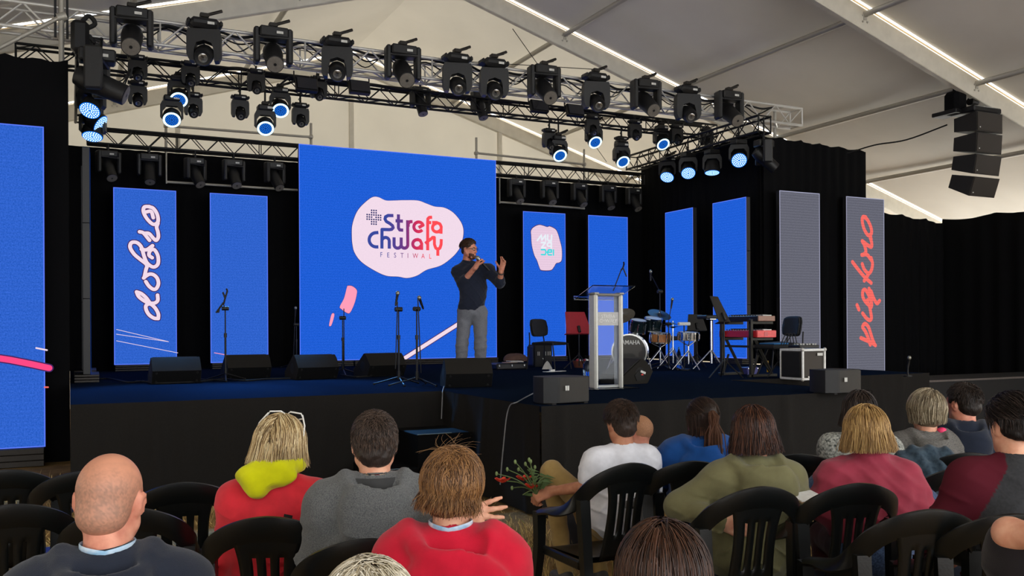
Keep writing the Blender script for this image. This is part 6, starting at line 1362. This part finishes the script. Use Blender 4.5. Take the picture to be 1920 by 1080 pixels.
# poppies
wr = P6.A[0][2]; hd = Vector(P6.t.matrix_basis @ Vector(tuple(wr+nrm(P6.A[0][3])*.085)))
bq = thing('poppy_bunch', 'bunch of wild poppies with green stems in the hand of the man in white', 'flowers', hd)
stem = mat('poppy_stem', (88, 104, 58), .6); bud = mat('poppy_bud', (120, 138, 84), .6); pet = mat('poppy_petal', (226, 72, 46), .5, c2=(190, 44, 30)); leafm = mat('poppy_leaf', (70, 92, 48), .6)
rn = random.Random(5); dd = depth(hd)
tips = [(931, 888, 'b'), (942, 901, 'f'), (951, 880, 'b'), (966, 866, 'b'), (960, 915, 'b'), (982, 897, 'f'), (998, 912, 'f'), (992, 862, 'b'), (995, 865, 'b'), (985, 870, 'b'), (1003, 876, 'b'), (1010, 890, 'l'), (1022, 893, 'l'), (1018, 902, 'l'), (1008, 905, 'l'), (972, 880, 'b'), (989, 880, 'l'), (980, 928, 'l')]
for (u, v, k) in tips:
    e = at(u, v, dd+rn.uniform(-.1, .12))-hd; m = e*.5+Vector((rn.uniform(-.02, .02), 0, .03)); MB().tube(catmull([(0, 0, -.05), (0, 0, .01), m, e], 4), [.0035]*13, 5).build('stem', stem, bq)
    if k == 'b': MB().ball(e, (.009, .009, .014), 8, 6).build('bud', bud, bq)
    elif k == 'f':
        fl = MB()
        for q in range(5):
            a = 2*PI*q/5; Mq = Matrix.Translation(e) @ Matrix.Rotation(a, 4, 'Z'); fl.grid(lambda x, y: ((x-.5)*.055*(.4+y), .034*y, .022*y*y-.01+.006*math.sin(x*9)), 5, 4, 0, Mq)
        fl.ball(e, .008, 8, 6, 1); fl.build('blossom', [pet, mat('poppy_heart', (30, 24, 26), .6)], bq)
    else:
        for q in range(4):
            b = e*(.55+.14*q); MB().add([b, b+Vector((.02, .01, .012)), b+Vector((.05+.01*q, .0, .02-.012*q)), b+Vector((.02, -.01, -.004))], [(0, 1, 2, 3)]).build('leaf', leafm, bq, 0)
# pan, cup lid, rucksack under the chairs
q = at(1090, 1045, 5.5); q = on_z(1090, 1062, GZ); t = thing('dark_pot', 'round dark pot with a long handle on the grass under the white T-shirt man\'s chair', 'pot', q)
MB().lathe([(.02, 0), (.075, .0), (.085, .1), (.09, .11), (.078, .11), (.07, .02), (.01, .015)], 24).build('bowl', mat('pot_black', (14, 14, 15), .25, coat=.5), t); rod('handle', (-.08, -.02, .1), (-.24, -.05, .115), .01, blk_plast, t)
q = on_z(1112, 1052, GZ); t = thing('rucksack', 'dark rucksack with a yellow disc and orange cord below the chairs', 'bag', q)
sdf_obj('bag', [('+', 0, ell(A3(.1, .25, .2), (.2, .14, .22)))], .014, dark_tr, t, box=(A3(-.2, .02, -.06), A3(.4, .5, .5)), disp=lambda Q: waves(Q, 18)*.012)
MB().lathe([(.001, 0), (.05, 0), (.05, .008), (.001, .008)], 20, 0, Matrix.Translation((0, .1, .2)) @ Matrix.Rotation(R(70), 4, 'X')).build('yellow_disc', mat('disc_yellow', (150, 150, 20), .5), t)
MB().tube(catmull([(.24, .12, .36), (.29, .1, .33), (.3, .1, .2), (.27, .1, .1)], 5), .008, 6).build('orange_cord', mat('cord_orange', (220, 70, 40), .5), t)
t = thing('booklet', 'pale open booklet on the lap beside the pink shawl', 'booklet', at(1512, 930, 4.45)); MB().box((0, 0, 0), (.16, .11, .006), Matrix.Rotation(R(12), 4, 'X')).build('page', white_p, t); MB().box((0, 0, -.006), (.17, .12, .005), Matrix.Rotation(R(12), 4, 'X')).build('cover', mat('booklet_cover', (150, 120, 90), .6), t)

# ------------------------------------------------------------------ the speaking man on the stage
def presenter():
    d = 11.45; foot = deck(884, 716); d = depth(foot); rel = 197; fa = R(rel-180+154-180+180) if False else R(157+38)
    t = thing('person', 'bearded man in a navy shirt and grey trousers speaking into a microphone on stage', 'person', foot, fa)
    Ri = Matrix.Rotation(fa, 3, 'Z').inverted(); L = lambda u, v, dd: np.array(Ri @ (at(u, v, dd)-foot))
    c = L(880, 468, d); M = rotm(16, -3, 0); hs = .99
    HO, W = head_ops(c, M, hs); zh = c[2]; nb = A3(c[0]*.85, c[1]-.05, zh-.145)
    sL = [L(859, 510, d+.02), L(915, 507, d-.04)]                    # shoulders as the picture shows them: his right, his left
    sR, sl = sL
    eR, wR = L(866, 531, d-.10), L(893, 499, d-.32); eL, wL = L(937, 531, d-.16), L(940, 506, d-.34)
    hipz = .93; pel = A3(0, 0, .95)
    hR, hL = L(872, 600, d), L(900, 600, d-.02); hR[2] = hL[2] = .90
    kR, kL = L(866, 650, d-.05), L(901, 650, d-.05); aR, aL = L(864, 706, d), L(900, 706, d)
    body = HO+[('+', .03, cone(W(0, -.02, -.05), nb, .054, .062)), ('+', .05, ell(A3(*( (sR+sl)/2*A3(1, 1, 0))[:2], zh-.42), (.16, .105, .22))), ('+', .06, ell(pel, (.15, .11, .14)))]
    for s_, e_, w_ in ((sR, eR, wR), (sl, eL, wL)): body += [('+', .03, cone(s_, e_, .050, .042)), ('+', .02, cone(e_, w_, .042, .029))]
    fw = nrm(Ri @ Vector((-FWD)))                                    # towards the camera, in his frame
    rt = nrm(Ri @ RGT); up = A3(0, 0, 1)
    body += hand_ops(wR, up*.85+rt*.35, -rt*.2+rt*.9-fw*.4, fw*.6-rt*.5, (1.1, 1.2, .8), s=.95)
    body += hand_ops(wL, up*.9+rt*.25+fw*.1, fw*.55-rt*.35, -rt, s=.92, spread=.16, fan=((.15, .25, .2), (.25, .4, .3), (.35, .5, .4), (.3, .5, .4)), thumb=(.5, .85, .15))
    for h_, k_, a_ in ((hR, kR, aR), (hL, kL, aL)): body += [('+', .03, cone(h_, k_, .075, .052)), ('+', .02, cone(k_, a_, .052, .036))]
    P = np.array([c+.16, c-.16, sR, sl, eR-.08, wR+.16, eL+.08, wL+.22, wL-.06, aR-.06, aL+.06]); sdf_obj('body', body, .0062, skin_c, t, box=(P.min(0)-.07, P.max(0)+.07)); eyes(c, W, hs, t, M)
    sh = cloth('navy_shirt', (30, 35, 50), .2); mid = (sR+sl)/2
    g = [('+', 0, ell(A3(mid[0], mid[1], zh-.42), (.190, .135, .24))), ('+', .08, ell(A3(mid[0]*.6, mid[1]*.6+.02, 1.14), (.178, .142, .22))), ('+', .06, ell(A3(0, 0, .98), (.180, .140, .14))), ('+', .06, cone(sR, sl, .066, .066)), ('+', .05, cone(nb-A3(0, 0, .05), sR, .07, .068)), ('+', .05, cone(nb-A3(0, 0, .05), sl, .07, .068)), ('+', .03, cone(nb-A3(0, 0, .08), nb-A3(0, -.005, .03), .080, .068))]
    for s_, e_, w_ in ((sR, eR, wR), (sl, eL, wL)): m_ = e_+(w_-e_)*.24; g += [('+', .05, cone(s_, e_, .078, .064)), ('+', .02, cone(e_, m_, .064, .060))]
    g += [('-', .008, cone(nb-A3(0, -.02, .0), W(0, 0, -.05), .060, .062)), ('&', .008, plane(A3(0, 0, .925), (0, 0, -1)))]
    P = np.array([sR-.12, sl+.12, eR-.12, eL+.12, A3(-.25, -.2, .88), A3(.25, .25, zh-.05)])
    def disp(Q): return -(1-np.abs(np.sin(Q[:, 2]*26+Q[:, 0]*16+np.sin(Q[:, 0]*9))))**3*.006-(1-np.abs(np.sin(Q[:, 2]*20-Q[:, 0]*24)))**4*.006
    sdf_obj('shirt', g, .0075, sh, t, box=(P.min(0)-.04, P.max(0)+.04), disp=disp)
    tr = [('+', 0, ell(A3(0, 0, .93), (.172, .132, .13)))]
    for h_, k_, a_ in ((hR, kR, aR), (hL, kL, aL)): tr += [('+', .05, cone(h_, k_, .100, .076)), ('+', .03, cone(k_, a_-A3(0, 0, .03), .076, .066))]
    P = np.array([hR, hL, aR, aL, kR, kL]); sdf_obj('trousers', tr, .0085, cloth('grey_trousers', (128, 130, 137), heather=(92, 94, 102), scale=200), t, box=(P.min(0)-A3(.2, .2, .12), P.max(0)+A3(.2, .2, .2)), disp=lambda Q: waves(Q, 24)*.005-np.abs(np.sin(Q[:, 2]*40+Q[:, 0]*9))**6*.005*(Q[:, 2] < .62))
    for a_ in (aR, aL): b = A3(a_[0], a_[1], 0); sdf_obj('shoe', [('+', 0, rbox(b+A3(0, .06, .04), (.048, .14, .038), .03)), ('+', .03, ell(b+A3(0, -.01, .08), (.045, .06, .05)))], .011, shoe_m, t, box=(b-A3(.1, .14, .03), b+A3(.1, .26, .16)))
    F = Fig(); F.W, F.M, F.c, F.s, F.t = W, M, c, hs, t
    hb = hair_m('hair_presenter', (58, 40, 30)); shell_hair(F, hb, .004, .002, .006, low=-.045, extra=(((0, .005, .092), (.060, .078, .040)), ((0, -.06, -.03), (.06, .05, .05))), cutf=(0, .125, .0), cutr=(.09, .072, .105))
    hair_strands('hair_strands', t, c, M, hs, 1300, .05, [(48, 32, 24), (84, 58, 42)], .014, region=lambda u: face_free(u) & (u[:, 2] > .15), steps=5, r=.0019, fall=.1, seed=21, jit=.15, crown=(0, .8, .4), back=-.6, lift=.12)
    be = [('+', 0, ell(W(0, .032, -.05), np.array((.068, .069, .078))*hs, M)), ('+', .02, ell(W(0, .064, -.098), np.array((.036, .034, .034))*hs, M)), ('+', .012, cone(W(-.026, .088, -.056), W(.026, .088, -.056), .0085, .0085)), ('&', .012, plane(W(0, .05, -.048), M@np.array((0, .25, 1.)))), ('-', .006, cone(W(-.017, .10, -.071), W(.017, .10, -.071), .008, .008)), ('-', .02, ell(W(0, -.02, -.16), np.array((.05, .07, .07)), M))]
    sdf_obj('beard', be, .0055, hair_m('beard_brown', (78, 46, 32)), t, box=(c-.2, c+.2), disp=lambda Q: waves(Q, 120)*.002)
    gl_ = MB()
    for s_ in (-1, 1):
        gl_.tube([tuple(W(s_*(.033+.026*math.cos(a)), .108-.012*abs(math.cos(a)), .004+.019*math.sin(a))) for a in [2*PI*k/16 for k in range(17)]], .003, 6); gl_.tube([tuple(W(s_*.06, .094, .008)), tuple(W(s_*.083, .0, .008)), tuple(W(s_*.086, -.02, -.006))], .0032, 6)
    gl_.tube([tuple(W(-.008, .108, .006)), tuple(W(.008, .108, .006))], .003, 6); gl_.build('glasses', blk_plast, t, label='dark framed glasses')
    MB().tube([tuple(wL+nrm(eL-wL)*.05+.036*(nrm(np.cross(eL-wL, fw))*math.cos(a)+nrm(np.cross(eL-wL, np.cross(eL-wL, fw)))*math.sin(a))) for a in [2*PI*k/14 for k in range(15)]], .009, 6).build('wristwatch', blk_plast, t, label='black wristband')
    cn = [tuple(nb+A3(math.sin(a)*.068, math.cos(a)*.066+.022, -.012+.016*math.cos(a+PI))) for a in [R(x) for x in range(20, 341, 16)]]; MB().tube(cn, .022, 6, flat=(1, .35)).build('collar', sh, t)
    for k in range(5): MB().ball(tuple(A3(mid[0]*.8, mid[1]*.8+.135-.004*k, zh-.30-.095*k)), .006, 8, 6).build('button', gry_plast, t)
    # microphone held in the right hand
    mp = foot+Matrix.Rotation(fa, 3, 'Z') @ Vector(tuple(wR+up*.03+rt*.085)); hd_ = at(894, 482, depth(mp)-.02); dv = (hd_-mp)
    m = thing('microphone', 'black hand microphone with a silver grille held by the speaking man', 'microphone', mp-dv.normalized()*.12); L_ = dv.length+.12
    Mx = basis(dv).to_4x4(); MB().lathe([(.012, -.0), (.015, .03), (.018, L_*.75), (.021, L_*.83)], 14, 0, Mx).build('body', blk_plast, m); MB().ball((0, 0, L_*.93), (.028, .028, .032), 14, 10, 0, Mx).build('grille', mic_head, m); MB().cyl((0, 0, L_*.83), (0, 0, L_*.86), .028, n=14, M=Mx).build('ring', chrome, m)
presenter()
